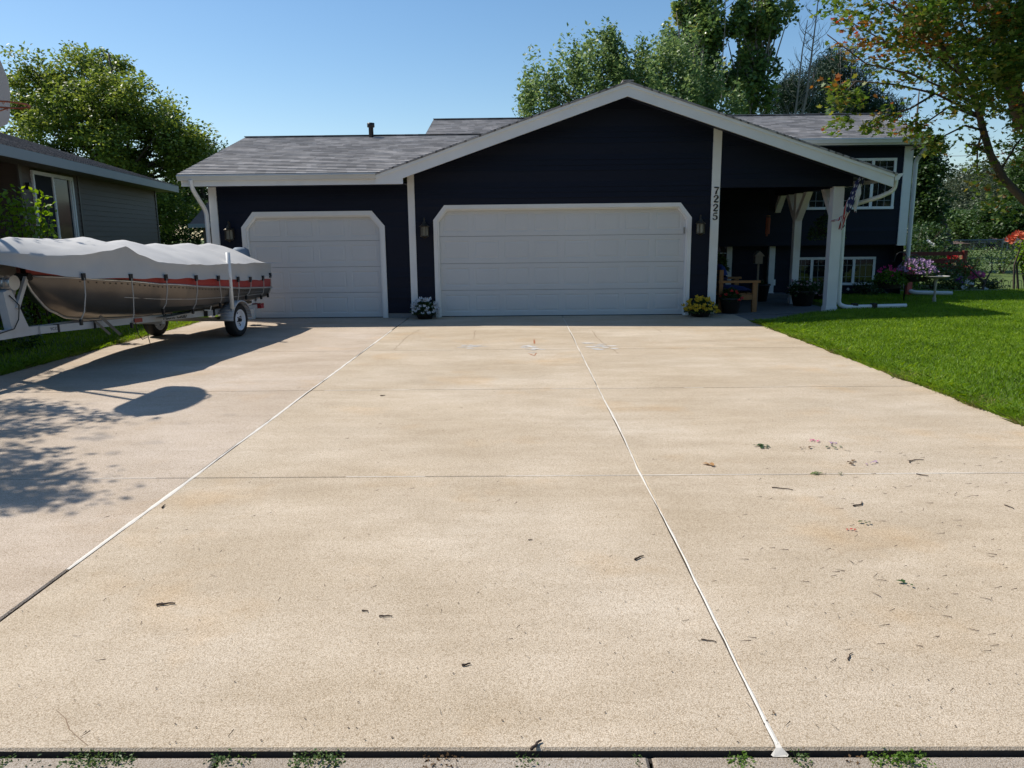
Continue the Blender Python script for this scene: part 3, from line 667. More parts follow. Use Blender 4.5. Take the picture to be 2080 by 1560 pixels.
gutter_prof(-6.40, -2.70, 14.76, 2.745)
gutter_prof(5.0, 9.32, 18.19, 3.645)
mb = MB(); mb.box(3.9, 9.28, 18.20, 18.24, 3.51, 3.645); mb.build("fascia", GREYWH, house)
# gutter on the right eave of the gable, seen on end
ze = rake(6.93)
MB().prism([(6.90, 14.74, ze - .01), (7.04, 14.74, ze + .01), (7.035, 14.74, ze - .03), (7.00, 14.74, ze - .06), (6.98, 14.74, ze - .11), (6.90, 14.74, ze - .12)], (0, 3.6, 0)).build("gutter", WHITE, house)
# vent pipe
mb = MB(); p = atY(753, 250, 18.4)
mb.lathe([(.055, 3.55), (.055, p.z - .10), (.085, p.z - .09), (.085, p.z), (.06, p.z + .005), (.05, p.z - .03)], (p.x, 18.4, 0), 14); mb.build("vent_pipe", BLACK, wing, smooth=True)
mb = MB(); p = atY(1805, 222, 21.6); mb.lathe([(.05, 4.5), (.05, p.z)], (p.x, 21.6, 0), 10)
p2 = atY(1812, 226, 21.6); mb.build("vent_pipe", BLACK, mainr)
# downspouts: bent rectangular tubes
def downspout(pts, name="downspout", r=.042, mat=WHITE):
    P = [Vector(p) for p in pts]; Q = [P[0]]
    for i in range(1, len(P) - 1):
        a, b, c = P[i - 1], P[i], P[i + 1]; k = min(.10, (a - b).length * .45, (c - b).length * .45)
        s, e = b + (a - b).normalized() * k, b + (c - b).normalized() * k
        for t in (0, .25, .5, .75, 1): Q.append(s * (1 - t) ** 2 + b * 2 * t * (1 - t) + e * t * t)
    Q.append(P[-1]); mb = MB(); mb.tube(Q, r, 8); return autosmooth(mb.build(name, mat, house))
downspout([(-6.15, 14.70, 2.66), (-6.15, 14.74, 2.50), (-6.10, 15.18, 2.10), (-6.10, 15.19, .12), (-6.10, 14.95, .06)])
# gable end strip of wall under main roof at right
# ---- main part at the right (upper storey cantilevered)
YU, YL = 18.72, 19.10
siding(house, YU, 1.28, 3.56, lambda z: (3.8, 9.00), [])
siding(house, YL, .0, 1.30, lambda z: (3.8, 9.05), [])
siding(house, 9.10, .0, 3.6, lambda z: (YU, 24.6), [], axis='Y', sgn=1)
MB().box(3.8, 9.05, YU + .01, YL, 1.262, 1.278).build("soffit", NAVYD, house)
MB().box(8.93, 9.12, YU - .03, YU + .04, 1.25, 3.56).build("corner_board", WHITE, house)
MB().box(9.115, 9.14, YU - .02, YU + .16, 1.25, 3.56).build("corner_board", GREYWH, house)
downspout([(9.22, 18.18, 3.60), (9.22, 18.3, 3.45), (9.22, 18.72, 3.2), (9.22, 18.72, .22), (9.30, 18.45, .15), (10.15, 18.35, .13)], mat=GREYWH, r=.05)
def window(x0, x1, z0, z1, y, mull, name="window", bars=True, fw=.06, mat=WHITE):
    fr = MB()
    fr.box(x0, x1, y - .035, y + .02, z1 - fw, z1); fr.box(x0, x1, y - .05, y + .02, z0, z0 + fw)
    fr.box(x0, x0 + fw, y - .033, y + .02, z0 + fw, z1 - fw); fr.box(x1 - fw, x1, y - .033, y + .02, z0 + fw, z1 - fw)
    for m in mull: fr.box(m - fw * .55, m + fw * .55, y - .031, y + .02, z0 + fw, z1 - fw)
    f = fr.build(name, mat, house)
    MB().box(x0 + fw, x1 - fw, y - .008, y - .004, z0 + fw, z1 - fw).build("pane", GLASS, f)
    if bars:
        g = MB(); xs = [x0 + fw] + list(mull) + [x1 - fw]; t = .0055
        for a, b in zip(xs[:-1], xs[1:]):
            for q in (a + .16, b - .16): g.box(q - t, q + t, y - .0125, y - .009, z0 + fw, z1 - fw)
            for q in (z0 + fw + .14, z1 - fw - .14): g.box(a, b, y - .0105, y - .0095, q - t, q + t)
        g.build("grille", M("grille_" + name + str(round(x0, 1)), (.24, .25, .25), .5, .05), f)
    return f
window(6.72, 8.76, 2.10, 3.26, YU - .012, [7.28, 8.22])
window(6.60, 8.62, .30, .98, YL - .012, [7.08, 8.10])
# porch
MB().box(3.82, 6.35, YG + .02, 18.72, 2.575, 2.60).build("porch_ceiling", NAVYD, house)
MB().box(3.82, 6.34, YG - .02, YG + .10, 2.44, 2.60).build("porch_beam", NAVY, house)
MB().box(5.98, 6.24, YG + .1, 18.72, 2.42, 2.575).build("porch_beam", NAVY, house)
bz = 2.45
def post(y, w, x=6.08, braces=((1, 1),), wall=False):
    mb = MB(); mb.box(x - w / 2, x + w / 2, y - w / 2, y + w / 2, 0, bz); mb.box(x - w / 2 - .012, x + w / 2 + .012, y - w / 2 - .012, y + w / 2 + .012, 0, .14)
    o = mb.build("porch_post", WHITE, house); 
    for s in braces:
        MB().bar((x, y + s * w * .4, 1.88), (x, y + s * .62, bz + .02), .13, .13, up=(1, 0, 0)).build("brace", WHITE, o)
    return o
post(15.36, .20, 6.10, (1,)); post(17.4, .15, 6.08, (1, -1)); post(19.02, .14, 6.07, (-1,))
downspout([(6.98, 14.86, 2.52), (6.97, 14.88, 2.34), (6.75, 15.0, 2.22), (6.30, 15.38, 2.06), (6.28, 15.40, 1.9), (6.30, 15.40, .17), (6.44, 15.38, .115), (7.66, 15.45, .125)])
for q in (6.62, 7.0): MB().box(q - .05, q + .05, 15.36, 15.47, .03, .185).build("downspout_strap", BLACK, house)
# door sidelight at the back of the porch
mb = MB(); mb.box(5.00, 5.13, YL - .04, YL, .12, 2.26); mb.box(4.0, 5.0, YL - .04, YL, 2.14, 2.26); mb.box(4.62, 4.72, YL - .03, YL, .12, 2.14)
fd = mb.build("front_door_frame", WHITE, house); MB().box(4.72, 5.0, YL - .015, YL - .01, .14, 2.14).build("pane", GLASS, fd)
mb = MB()
for z in (.6, 1.1, 1.6): mb.box(4.72, 5.0, YL - .022, YL - .016, z - .01, z + .01)
mb.build("grille", WHITE, fd); MB().box(3.82, 4.62, YL - .02, YL - .01, .12, 2.14).build("front_door", M("dark_door", (.02, .022, .03), .5), fd)
MB().box(3.85, 6.4, 18.5, 19.1, .0, .13).build("porch_step", PORCHC, house)
p = atY(1572, 574, 19.0); MB().box(p.x - .05, p.x + .05, 19.04, YL - .01, p.z - .07, p.z + .07).build("outlet_cover", WHITE, house)
tag(MB().prism([(4.202, 13.80, -.006), (6.40, 15.26, -.006), (4.202, 15.26, -.006)], (0, 0, -.1)).build("path", PORCHC), "short concrete apron between the driveway and the porch", "path", None, "structure")
tag(MB().box(3.85, 6.40, 15.265, 18.5, -.10, .012).build("porch_floor", PORCHC), "grey concrete porch slab under the gable", "porch floor", None, "structure")

# ------------------------------------------------------------------ wall lanterns
BRONZE = M("aged_bronze", (.075, .062, .045), .45, .25, 20, metal=.6)
LGLASS = M("seeded_lantern_glass", (.20, .19, .15), .15, .2, 40)
def lantern(px, py, label):
    c = atY(px, py, YG - .16); t = thing("wall_lantern", label, "lantern", c, 0, "carriage lanterns beside the garage doors")
    mb = MB(); mb.lathe([(.004, .235), (.012, .20), (.006, .17), (.03, .145), (.035, .12), (.075, .085), (.098, .07), (.10, .06), (.09, .058)], (0, 0, 0), 12); mb.build("cap", BRONZE, t, True, local=True)
    MB().lathe([(.068, .06), (.072, -.11), (.062, -.125)], (0, 0, 0), 8).build("glass", LGLASS, t, local=True)
    mb = MB()
    for k in range(6):
        a = k * math.pi / 3; mb.bar((.078 * math.cos(a), .078 * math.sin(a), .062), (.078 * math.cos(a), .078 * math.sin(a), -.12), .009, .009)
    mb.lathe([(.083, -.112), (.083, -.125), (.05, -.14), (.018, -.155), (.004, -.17)], (0, 0, 0), 12); mb.build("cage", BRONZE, t, local=True)
    mb = MB(); mb.box(-.05, .05, .135, .158, -.08, .10); mb.tube([(0, .14, .03), (0, .09, .09), (0, .06, .20), (0, .02, .225), (0, 0, .20)], .009, 6); mb.build("bracket", BRONZE, t, local=True)
lantern(465, 474, "bronze carriage lantern on the navy wall left of the single garage door")
lantern(862, 467, "bronze carriage lantern between the two garage doors")
lantern(1423, 461, "bronze carriage lantern right of the double garage door by the house number")

# ------------------------------------------------------------------ flowers in pots
def blooms(P, size, n=6):
    V = []; P = np.asarray(P)
    for k in range(n):
        a = 2 * np.pi * k / n + RNG.uniform(0, .5, len(P)); V.append((a, P))
    out = []
    for a, Q in V:
        d = np.stack([np.cos(a), np.sin(a) * .6 - .55, np.sin(a) * .55 + .35], 1); d /= np.linalg.norm(d, axis=1)[:, None]
        side = np.cross(d, np.array([0, -.7, .7])); s = size * RNG.uniform(.8, 1.2, len(Q))[:, None]
        out.append(np.stack([Q, Q + d * s * .6 + side * s * .42, Q + d * s, Q + d * s * .6 - side * s * .42], 1))
    return np.concatenate(out).reshape(-1, 3)
def half_ball(n, c, r, h, zlo=0.0):
    d = RNG.normal(size=(n, 3)); d /= np.linalg.norm(d, axis=1)[:, None]; d[:, 2] = np.abs(d[:, 2]) * (1 - zlo) + zlo
    return np.array(c) + d * np.array([r, r, h]) * RNG.uniform(.75, 1.05, (n, 1))
def flower_pot(label, cat, base, pr, ph, r, h, mats, nb, bs, lm=L_PLANT, nl=900, ls=.05, group=None, potm=TERRA, name="flower_pot", zlo=-.35):
    t = thing(name, label, cat, base, 0, group)
    MB().lathe([(.001, 0), (pr * .72, 0), (pr, ph * .9), (pr * 1.07, ph * .9), (pr * 1.07, ph), (pr * .95, ph), (pr * .93, ph * .93), (.001, ph * .93)], base, 20).build("pot", potm, t, True)
    c = (base[0], base[1], base[2] + ph)
    d = half_ball(nl, c, r, h, zlo); q = np.array(c) + (d - np.array(c)) * RNG.uniform(.3, 1, (nl, 1)) ** .5
    leaves("foliage", q, ls, lm, t, KITE, .4)
    mats = mats if isinstance(mats, list) else [mats]
    for m in mats:
        P = half_ball(nb, c, r * 1.04, h * 1.06, zlo * .7)
        P = P[(P[:, 1] < base[1] + r * .75)]
        cloud_mesh("blooms", m, blooms(P, bs), 4, t, quads=[(0, 1, 2, 3)])
    return t
p = atZ(866, 645); flower_pot("white impatiens in a dark pot between the two garage doors", "potted flowers", (p.x + .0, 15.0, 0), .19, .16, .27, .24, P_WHITE, 60, .045, L_DARK)
p = atZ(1422, 641); flower_pot("yellow begonias in a dark pot right of the double garage door", "potted flowers", (p.x - .03, 14.98, 0), .22, .14, .34, .23, P_YEL, 72, .052, L_DARK)
flower_pot("red geraniums in a dark pot in front of the porch bench", "potted flowers", (4.16, 15.42, .0), .20, .32, .22, .20, P_RED, 16, .045, L_DARK)
flower_pot("large dark pot of trailing pale pink flowers by the middle porch post", "potted flowers", (6.12, 16.9, .0), .26, .34, .36, .26, petal("dusky_petal", (.45, .30, .33)), 26, .035, L_DARK, 1200)
flower_pot("leafy plant in a dark tub under the low window by the porch", "potted plant", (6.75, 17.6, .0), .26, .26, .40, .26, petal("dim_pink_petal", (.35, .18, .22)), 14, .03, L_DARK, 1000, name="potted_plant")
flower_pot("tall dark planter beside the porch step", "planter", (5.55, 18.1, .012), .22, .40, .16, .10, petal("dim_petal", (.2, .17, .16)), 5, .02, L_DARK, 160, name="planter")
flower_pot("leafy green plant in a dark pot beside the front door", "potted plant", (4.45, 17.6, .012), .17, .85, .22, .26, petal("green_bract", (.10, .16, .04)), 8, .05, L_PLANT, 420, .08, name="potted_plant")

# ------------------------------------------------------------------ porch bench with cushions
t = thing("porch_bench", "cedar bench against the garage wall of the porch", "bench", (4.3, 16.3, .012))
z0 = .012
for yy in (15.62, 16.98):
    MB().box(4.64, 4.73, yy - .04, yy + .04, z0, .60).build("leg", WOODC, t)
    MB().box(3.96, 4.04, yy - .04, yy + .04, z0, .86).build("leg", WOODC, t)
    MB().box(3.94, 4.78, yy - .06, yy + .06, .60, .645).build("armrest", WOODC, t)
    MB().box(4.04, 4.64, yy - .025, yy + .025, .26, .36).build("rail", WOODC, t)
mb = MB()
for k in range(5): mb.box(4.04 + k * .125, 4.15 + k * .125, 15.66, 16.94, .362, .388)
mb.build("seat", WOODC, t)
mb = MB()
for k in range(4): mb.box(3.97 + .0, 4.0, 15.66, 16.94, .45 + k * .105, .53 + k * .105)
mb.build("backrest", WOODC, t)
def cushion(name, label, x0, x1, y0, y1, zc0, zc1):
    mb = MB(); n = 8; T = []
    for i in range(n + 1):
        for j in range(n + 1):
            u, v = i / n, j / n; b = (1 - (2 * u - 1) ** 6) * (1 - (2 * v - 1) ** 6); T.append((u, v, b))
    vs = [(x0 + (x1 - x0) * u, y0 + (y1 - y0) * v, zc1 - (zc1 - zc0) * .5 * (1 - b)) for u, v, b in T] + [(x0 + (x1 - x0) * u, y0 + (y1 - y0) * v, zc0 + (zc1 - zc0) * .4 * (1 - b)) for u, v, b in T]
    k = (n + 1) ** 2; fs = []
    for i in range(n):
        for j in range(n):
            a = i * (n + 1) + j; fs += [(a, a + 1, a + n + 2, a + n + 1), (k + a, k + a + n + 1, k + a + n + 2, k + a + 1)]
    mb.add(vs, fs); return tag(mb.build(name, BLUEC, None, True), label, "cushion", "blue cushions on the porch bench")
cushion("seat_cushion", "blue seat cushion lying on the cedar porch bench", 4.08, 4.66, 15.66, 16.94, .39, .50)
o = cushion("back_cushion", "upright blue back cushion leaning on the porch bench", -.07, .07, -.62, .62, -.19, .22)
o.location = (4.10, 16.3, .735); o.rotation_euler = (0, rad(-8), 0)
# bird feeder on a stake by the back post
t = thing("bird_house", "small wooden bird house on a thin stake beside the porch post", "bird house", (5.15, 17.0, .012))
MB().box(5.13, 5.17, 16.98, 17.02, .012, .92).build("stake", GREYWOOD, t)
MB().box(5.06, 5.22, 16.92, 17.08, .92, 1.08).build("box", GREYWOOD, t)
MB().prism([(5.02, 16.89, 1.08), (5.26, 16.89, 1.08), (5.14, 16.89, 1.20)], (0, .22, 0)).build("roof", GREYWOOD, t)
# hanging basket in the porch shade and wind chime
t = thing("hanging_basket", "dark leafy hanging basket in the shade of the porch beam", "hanging basket", (6.42, 16.6, 1.55))
MB().lathe([(.001, 1.5), (.12, 1.52), (.18, 1.66), (.19, 1.68), (.001, 1.66)], (6.42, 16.6, 0), 16).build("basket", TERRA, t, True)
mb = MB()
for a in (0, 2.1, 4.2): mb.tube([(6.42 + .18 * math.cos(a), 16.6 + .18 * math.sin(a), 1.67), (6.42, 16.6, 2.2)], .004, 4)
mb.tube([(6.42, 16.6, 2.2), (6.30, 16.6, 2.44)], .005, 4); mb.build("hanger", BLACK, t)
leaves("foliage", half_ball(900, (6.42, 16.6, 1.66), .36, .28, -.9), .06, L_DARK, t)
t = thing("wind_chime", "red and wooden wind chime hanging at the back of the porch", "wind chime", (5.72, 18.3, 1.7))
MB().lathe([(.001, 1.98), (.05, 1.97), (.05, 1.95), (.001, 1.95)], (5.72, 18.3, 0), 10).build("top_plate", WOODC, t)
for k in range(5):
    a = k * 1.257; MB().tube([(5.72 + .04 * math.cos(a), 18.3 + .04 * math.sin(a), 1.93), (5.72 + .04 * math.cos(a), 18.3 + .04 * math.sin(a), 1.55 - .05 * (k % 2))], .011, 6).build("chime_tube", RUSTO, t)
MB().tube([(5.72, 18.3, 1.97), (5.72, 18.3, 2.57)], .003, 4).build("cord", BLACK, t)
# flag wrapped round its pole
t = thing("flag", "furled stars and stripes flag on a short pole at the front porch post", "flag", (6.28, 15.2, 1.75))
pa, pb = Vector((6.20, 15.20, 1.72)), atY(1757, 348, 14.9)
mb = MB(); mb.tube([pa, pb], .012, 8); mb.lathe([(.001, .02), (.018, .008), (.018, -.008), (.001, -.02)], pb, 8); mb.build("pole", WHITE, t)
MB().bar(pa + Vector((0, .07, -.03)), pa + Vector((0, .0, 0)), .05, .06).build("pole_bracket", BLACK, t)
def flagmat():
    m, nt, b = nodes("flag_cloth"); L = nt.links.new
    uv = N(nt, "ShaderNodeUVMap"); sp = N(nt, "ShaderNodeSeparateXYZ"); L(uv.outputs[0], sp.inputs[0])
    w1 = N(nt, "ShaderNodeMath", operation='MULTIPLY'); L(sp.outputs[1], w1.inputs[0]); w1.inputs[1].default_value = 6.5
    fr = N(nt, "ShaderNodeMath", operation='FRACT'); L(w1.outputs[0], fr.inputs[0])
    st = ramp(nt, [(0, (.42, .03, .04, 1)), (.5, (.62, .62, .64, 1))], 'CONSTANT'); L(fr.outputs[0], st.inputs[0])
    vo = N(nt, "ShaderNodeTexVoronoi", Scale=11.0); L(uv.outputs[0], vo.inputs["Vector"]); vo.inputs["Randomness"].default_value = .2
    sr = ramp(nt, [(0, (.62, .62, .66, 1)), (.22, (.62, .62, .66, 1)), (.25, (.015, .02, .085, 1))], 'CONSTANT'); L(vo.outputs["Distance"], sr.inputs[0])
    cx = N(nt, "ShaderNodeMath", operation='LESS_THAN'); L(sp.outputs[0], cx.inputs[0]); cx.inputs[1].default_value = .56
    cy = N(nt, "ShaderNodeMath", operation='GREATER_THAN'); L(sp.outputs[1], cy.inputs[0]); cy.inputs[1].default_value = .25
    an = N(nt, "ShaderNodeMath", operation='MULTIPLY'); L(cx.outputs[0], an.inputs[0]); L(cy.outputs[0], an.inputs[1])
    mx = N(nt, "ShaderNodeMix", data_type='RGBA'); L(an.outputs[0], mx.inputs[0]); L(st.outputs[0], mx.inputs[6]); L(sr.outputs[0], mx.inputs[7])
    L(mx.outputs[2], b.inputs["Base Color"]); b.inputs["Roughness"].default_value = .8
    return m
FLAGM = flagmat()
def flag_cloth(path, widths, twist, thick, u0, u1, parent, v0=0, v1=1):
    mb = MB(); n = len(path); k = 14; uv = []
    pts = [Vector(p) for p in path]
    fine = [];
    for i in range((n - 1) * 8 + 1):
        s = i / 8; a = min(int(s), n - 2); f = s - a; f2 = f * f * (3 - 2 * f); fine.append((pts[a].lerp(pts[a + 1], f), widths[a] * (1 - f2) + widths[a + 1] * f2, s / (n - 1)))
    V = []; UV = []
    for p, wd, s in fine:
        for j in range(k + 1):
            v = j / k; a = twist * s * 6.28 + v * 6.28 * .8; r = wd * (.75 + .35 * math.sin(v * 19 + s * 7))
            V.append(p + Vector((math.cos(a) * r, math.sin(a) * r * .7, 0.018 * math.sin(v * 12 + s * 20)))); UV.append((u0 + (u1 - u0) * s, v0 + (v1 - v0) * v))
    fs = [(i * (k + 1) + j, i * (k + 1) + j + 1, (i + 1) * (k + 1) + j + 1, (i + 1) * (k + 1) + j) for i in range(len(fine) - 1) for j in range(k)]
    mb.add(V, fs); o = mb.build("cloth", FLAGM, parent, True, fixn=False)
    ul = o.data.uv_layers.new(name="UVMap")
    for l in o.data.loops: ul.data[l.index].uv = UV[l.vertex_index]
    return o
Yf = 15.0
flag_cloth([atY(1756, 350, 14.92), atY(1745, 372, 14.95), atY(1736, 395, Yf), atY(1724, 420, Yf), atY(1712, 446, 15.08), atY(1706, 466, 15.08)], [.025, .07, .085, .085, .06, .03], .7, .01, 0, .8, t)
flag_cloth([atY(1716, 438, 15.08), atY(1704, 446, 15.06), atY(1690, 449, 15.04)], [.05, .045, .03], .3, .01, .6, 1.0, t)
flag_cloth([atY(1746, 372, 14.93), atY(1743, 395, 14.95), atY(1737, 415, Yf), atY(1738, 430, Yf)], [.03, .06, .06, .02], .25, .01, .60, .9, t, .05, .12)

# ------------------------------------------------------------------ boat, cover, trailer (local frame: +x towards the bow, +y to its left as seen from the camera's right)
PHI = rad(7.0)
bx, by = Vector((-math.sin(PHI), -math.cos(PHI), 0)), Vector((math.cos(PHI), -math.sin(PHI), 0))
ORG = Vector((-5.40, 12.62, 0)); BRZ = math.atan2(bx.y, bx.x)       # local x -> bow, local y -> right side
def lerpt(tab, s):
    for (a, va), (b, vb) in zip(tab[:-1], tab[1:]):
        if s <= b:
            f = max(0, (s - a) / (b - a)); f = f * f * (3 - 2 * f) * .35 + f * .65
            return va + (vb - va) * f
    return tab[-1][1]
boat = thing("motor_boat", "aluminium fishing boat with a red stripe on its trailer beside the driveway", "boat", ORG, BRZ)
HB = [(-1.42, .70), (-.5, .77), (.6, .81), (1.5, .80), (2.3, .72), (2.9, .56), (3.3, .36), (3.62, .035)]
ZR = [(-1.42, .71), (-.3, .77), (.9, .87), (2.0, .98), (2.8, 1.08), (3.62, 1.18)]
ZK = [(-1.42, .50), (.5, .50), (1.8, .52), (2.6, .57), (3.0, .63), (3.3, .76), (3.5, .95), (3.62, 1.16)]
ST = [-1.42 + i * (3.62 + 1.42) / 60 for i in range(61)]
def hull_sec(s):
    hb, zr, zk = lerpt(HB, s), lerpt(ZR, s), lerpt(ZK, s); f = max(0, min(1, (s - 1.4) / 2.0)); zc = zk + (zr - zk) * (.28 + .12 * f)
    top = zr + .15
    half = [(0, zk), (hb * (.35 - .12 * f), zk + .012 + .10 * f * (zr - zk)), (hb * (.72 - .22 * f), zk + (zc - zk) * (.30 + .25 * f)), (hb * (.89 - .16 * f), zc), (hb * (.97 - .05 * f), zr - (zr - zc) * .42), (hb, zr), (hb, zr), (hb * 1.0, top)]
    return half
mb = MB(); nS = 8; V = []
for s in ST:
    h = hull_sec(s)
    V += [(s - .16 * (1 - (s + 1.42) / .3) * (z - .9) * 0, -y, z) for y, z in h[::-1]] + [(s, y, z) for y, z in h[1:]]
k = 15
for i in range(len(ST) - 1):
    for j in range(k - 1):
        a = i * k + j; mb.f.append([a, a + 1, a + k + 1, a + k]); mb.m.append(1 if j in (0, 13) else 0)
mb.v = [tuple(v) for v in V]
mb.f.append(list(range(k))); mb.m.append(1)
hull = mb.build("hull", [ALU, REDP], boat, local=True); autosmooth(hull, 32)
mb = MB()
for sg in (1,):
    mb.tube([(s, sg * (lerpt(HB, s) + .010), lerpt(ZR, s)) for s in ST[::2]] , .014, 6)
mb.build("rub_rail", ALU2, boat, True, local=True)
mb = MB(); mb.tube([(s, -(lerpt(HB, s) + .010), lerpt(ZR, s)) for s in ST[::2]], .014, 6); mb.build("rub_rail", ALU2, boat, True, local=True)
mb = MB(); mb.tube([(s, 0, lerpt(ZK, s) - .006) for s in ST[10:]] + [(3.63, 0, 1.18)], .016, 6); mb.build("keel_strip", ALU2, boat, True, local=True)
mb = MB()
for off in (.19, .33):
    L_ = []
    for s in ST[4:50:2]:
        h = hull_sec(s); y0, z0_ = h[3]; y1, z1_ = h[5]; u = 1 - off / .5
        L_.append((s, y0 + (y1 - y0) * u + .006, z0_ + (z1_ - z0_) * u))
    mb.tube(L_, .006, 5)
mb.build("spray_rail", ALU2, boat, True, local=True)
mb = MB()
for i in range(8, 56):
    s = ST[i]; mb.box(s - .006, s + .006, lerpt(HB, s) - .01, lerpt(HB, s) + .003, lerpt(ZR, s) - .045, lerpt(ZR, s) - .033)
mb.build("rivet_row", ALU, boat, local=True)
# outboard motor under a dark hood
t2 = MB(); t2.lathe([(.001, 1.425), (.09, 1.42), (.15, 1.375), (.175, 1.25), (.17, 1.1), (.12, 1.0), (.001, 1.0)], (-1.62, .05, 0), 16)
om = t2.build("outboard_motor", CANVASD, boat, True, local=True)
mb = MB(); mb.box(-1.68, -1.56, -.05, .05, .35, 1.06); mb.box(-1.72, -1.50, -.06, .06, .95, 1.1); mb.tube([(-1.50, 0, .40), (-1.78, 0, .40)], [.05, .045], 10); mb.box(-1.75, -1.55, -.008, .008, .22, .38)
mb.build("leg", BLACK, om, local=True)
# cover
cover = thing("boat_cover", "grey canvas cover stretched over the boat with hanging tie straps", "boat cover", ORG, BRZ)
CHB = [(-1.46, .70), (-.5, .78), (.6, .83), (1.5, .83), (2.3, .78), (2.9, .71), (3.4, .60), (3.75, .46), (4.0, .28), (4.14, .06)]
CZL = [(-1.46, .92), (-.8, .875), (-.3, .90), (.9, .985), (2.0, 1.06), (2.8, 1.105), (3.3, 1.135), (3.6, 1.165), (3.75, 1.20), (4.14, 1.36)]
CZC = [(-1.46, 1.14), (-.5, 1.17), (.9, 1.21), (1.6, 1.235), (2.1, 1.29), (2.5, 1.405), (2.72, 1.505), (2.95, 1.46), (3.4, 1.415), (3.75, 1.41), (4.14, 1.47)]
CZT = [(-1.46, 1.15), (-1.36, 1.20), (-1.1, 1.42), (-.95, 1.475), (-.6, 1.51), (-.27, 1.48), (.05, 1.52), (.5, 1.485), (.92, 1.53), (1.25, 1.515), (1.7, 1.58), (2.05, 1.555), (2.5, 1.62), (2.9, 1.605), (3.3, 1.60), (3.75, 1.625), (4.0, 1.60), (4.14, 1.52)]
CS = [-1.46 + i * 5.6 / 150 for i in range(151)]
mb = MB(); V = []; NU = 34
def wr(s, u, side):
    a = noise.noise((s * 2.2, u * 3.0, 1.3)) * .016 + noise.noise((s * 6 + u * 4, u * 9 - s * 2, 4.1)) * .007
    if side:
        for q in (-1.2, -.55, .1, .8, 1.5):
            a += .012 * math.exp(-(((s - 2.72) - q * (1.5 - u)) * 16) ** 2) * max(0, 1.5 - u)
        a += .006 * noise.noise((s * 5 - u * 6, 2.2, u * 2))
    else: a += .008 * abs(noise.noise((s * 3.3 + u * 2.5, u * 1.2 - s * 1.4, 8)))
    return a
for s in CS:
    hb, zl, zc, zt = lerpt(CHB, s), lerpt(CZL, s), lerpt(CZC, s), lerpt(CZT, s)
    zl += .012 * noise.noise((s * 3.1, 7, 0)) + .008 * math.sin(s * 9)
    row = []
    for i in range(8):
        v = i / 8; row.append((-hb * (1.015 - .02 * v) , zl + (zc - zl) * v, 1))
    for i in range(19):
        u = -1 + 2 * i / 18; e = abs(u); fz = (1 - e ** 2.0) * .55 + (1 - e) * .45
        row.append((u * hb * .995, zc + (zt - zc) * fz - .02 * math.sin(math.pi * e) * (1 if s < 2.2 else .4), 0))
    for i in range(7, -1, -1):
        v = i / 8; row.append((hb * (1.015 - .02 * v), zl + (zc - zl) * v, 1))
    for i, (y, z, sd) in enumerate(row):
        d = wr(s, z if sd else y, sd); sag = (.03 * math.sin(math.pi * (i / 8)) if sd and i < 8 else (.03 * math.sin(math.pi * ((len(row) - 1 - i) / 8)) if sd else 0))
        V.append((s, y + (d * .9 - sag * .6) * (1 if y > 0 else -1) * (1 if sd else 0), z + (d if not sd else 0)))
k = 35
mb.v = V
for i in range(len(CS) - 1):
    for j in range(k - 1): a = i * k + j; mb.f.append([a, a + 1, a + k + 1, a + k]); mb.m.append(0)
mb.f.append(list(range(k))[::-1]); mb.m.append(0); mb.f.append([(len(CS) - 1) * k + j for j in range(k)]); mb.m.append(0)
cv = mb.build("canvas", CANVAS, cover, local=True); autosmooth(cv, 48)
STRAP = M("grey_webbing", (.42, .40, .37), .8, .15, 30)
for i, (s, ln, dx) in enumerate(((3.42, .50, .04), (2.72, .58, -.02), (2.05, .42, .03), (1.35, .44, .05), (.72, .38, -.12), (.05, .40, .03), (-.42, .26, .06), (-.98, .30, -.02), (-1.34, .32, .0))):
    y = lerpt(CHB, s) * 1.018 + .008; zt = lerpt(CZL, s)
    MB().box(s - .028, s + .028, y - .010, y + .012, zt - .03, zt + .055).build("buckle", BLACK, cover, local=True)
    mb = MB(); mb.tube([(s, y + .008, zt), (s + dx * .2, y + .006, zt - ln * .4), (s + dx * .7, y - .02, zt - ln * .8), (s + dx, y - .07, zt - ln)], .0075, 5)
    mb.build("strap", STRAP, cover, local=True)
    MB().box(s + dx - .016, s + dx + .016, y - .085, y - .055, zt - ln - .06, zt - ln + .01).build("hook", BLACK, cover, local=True)
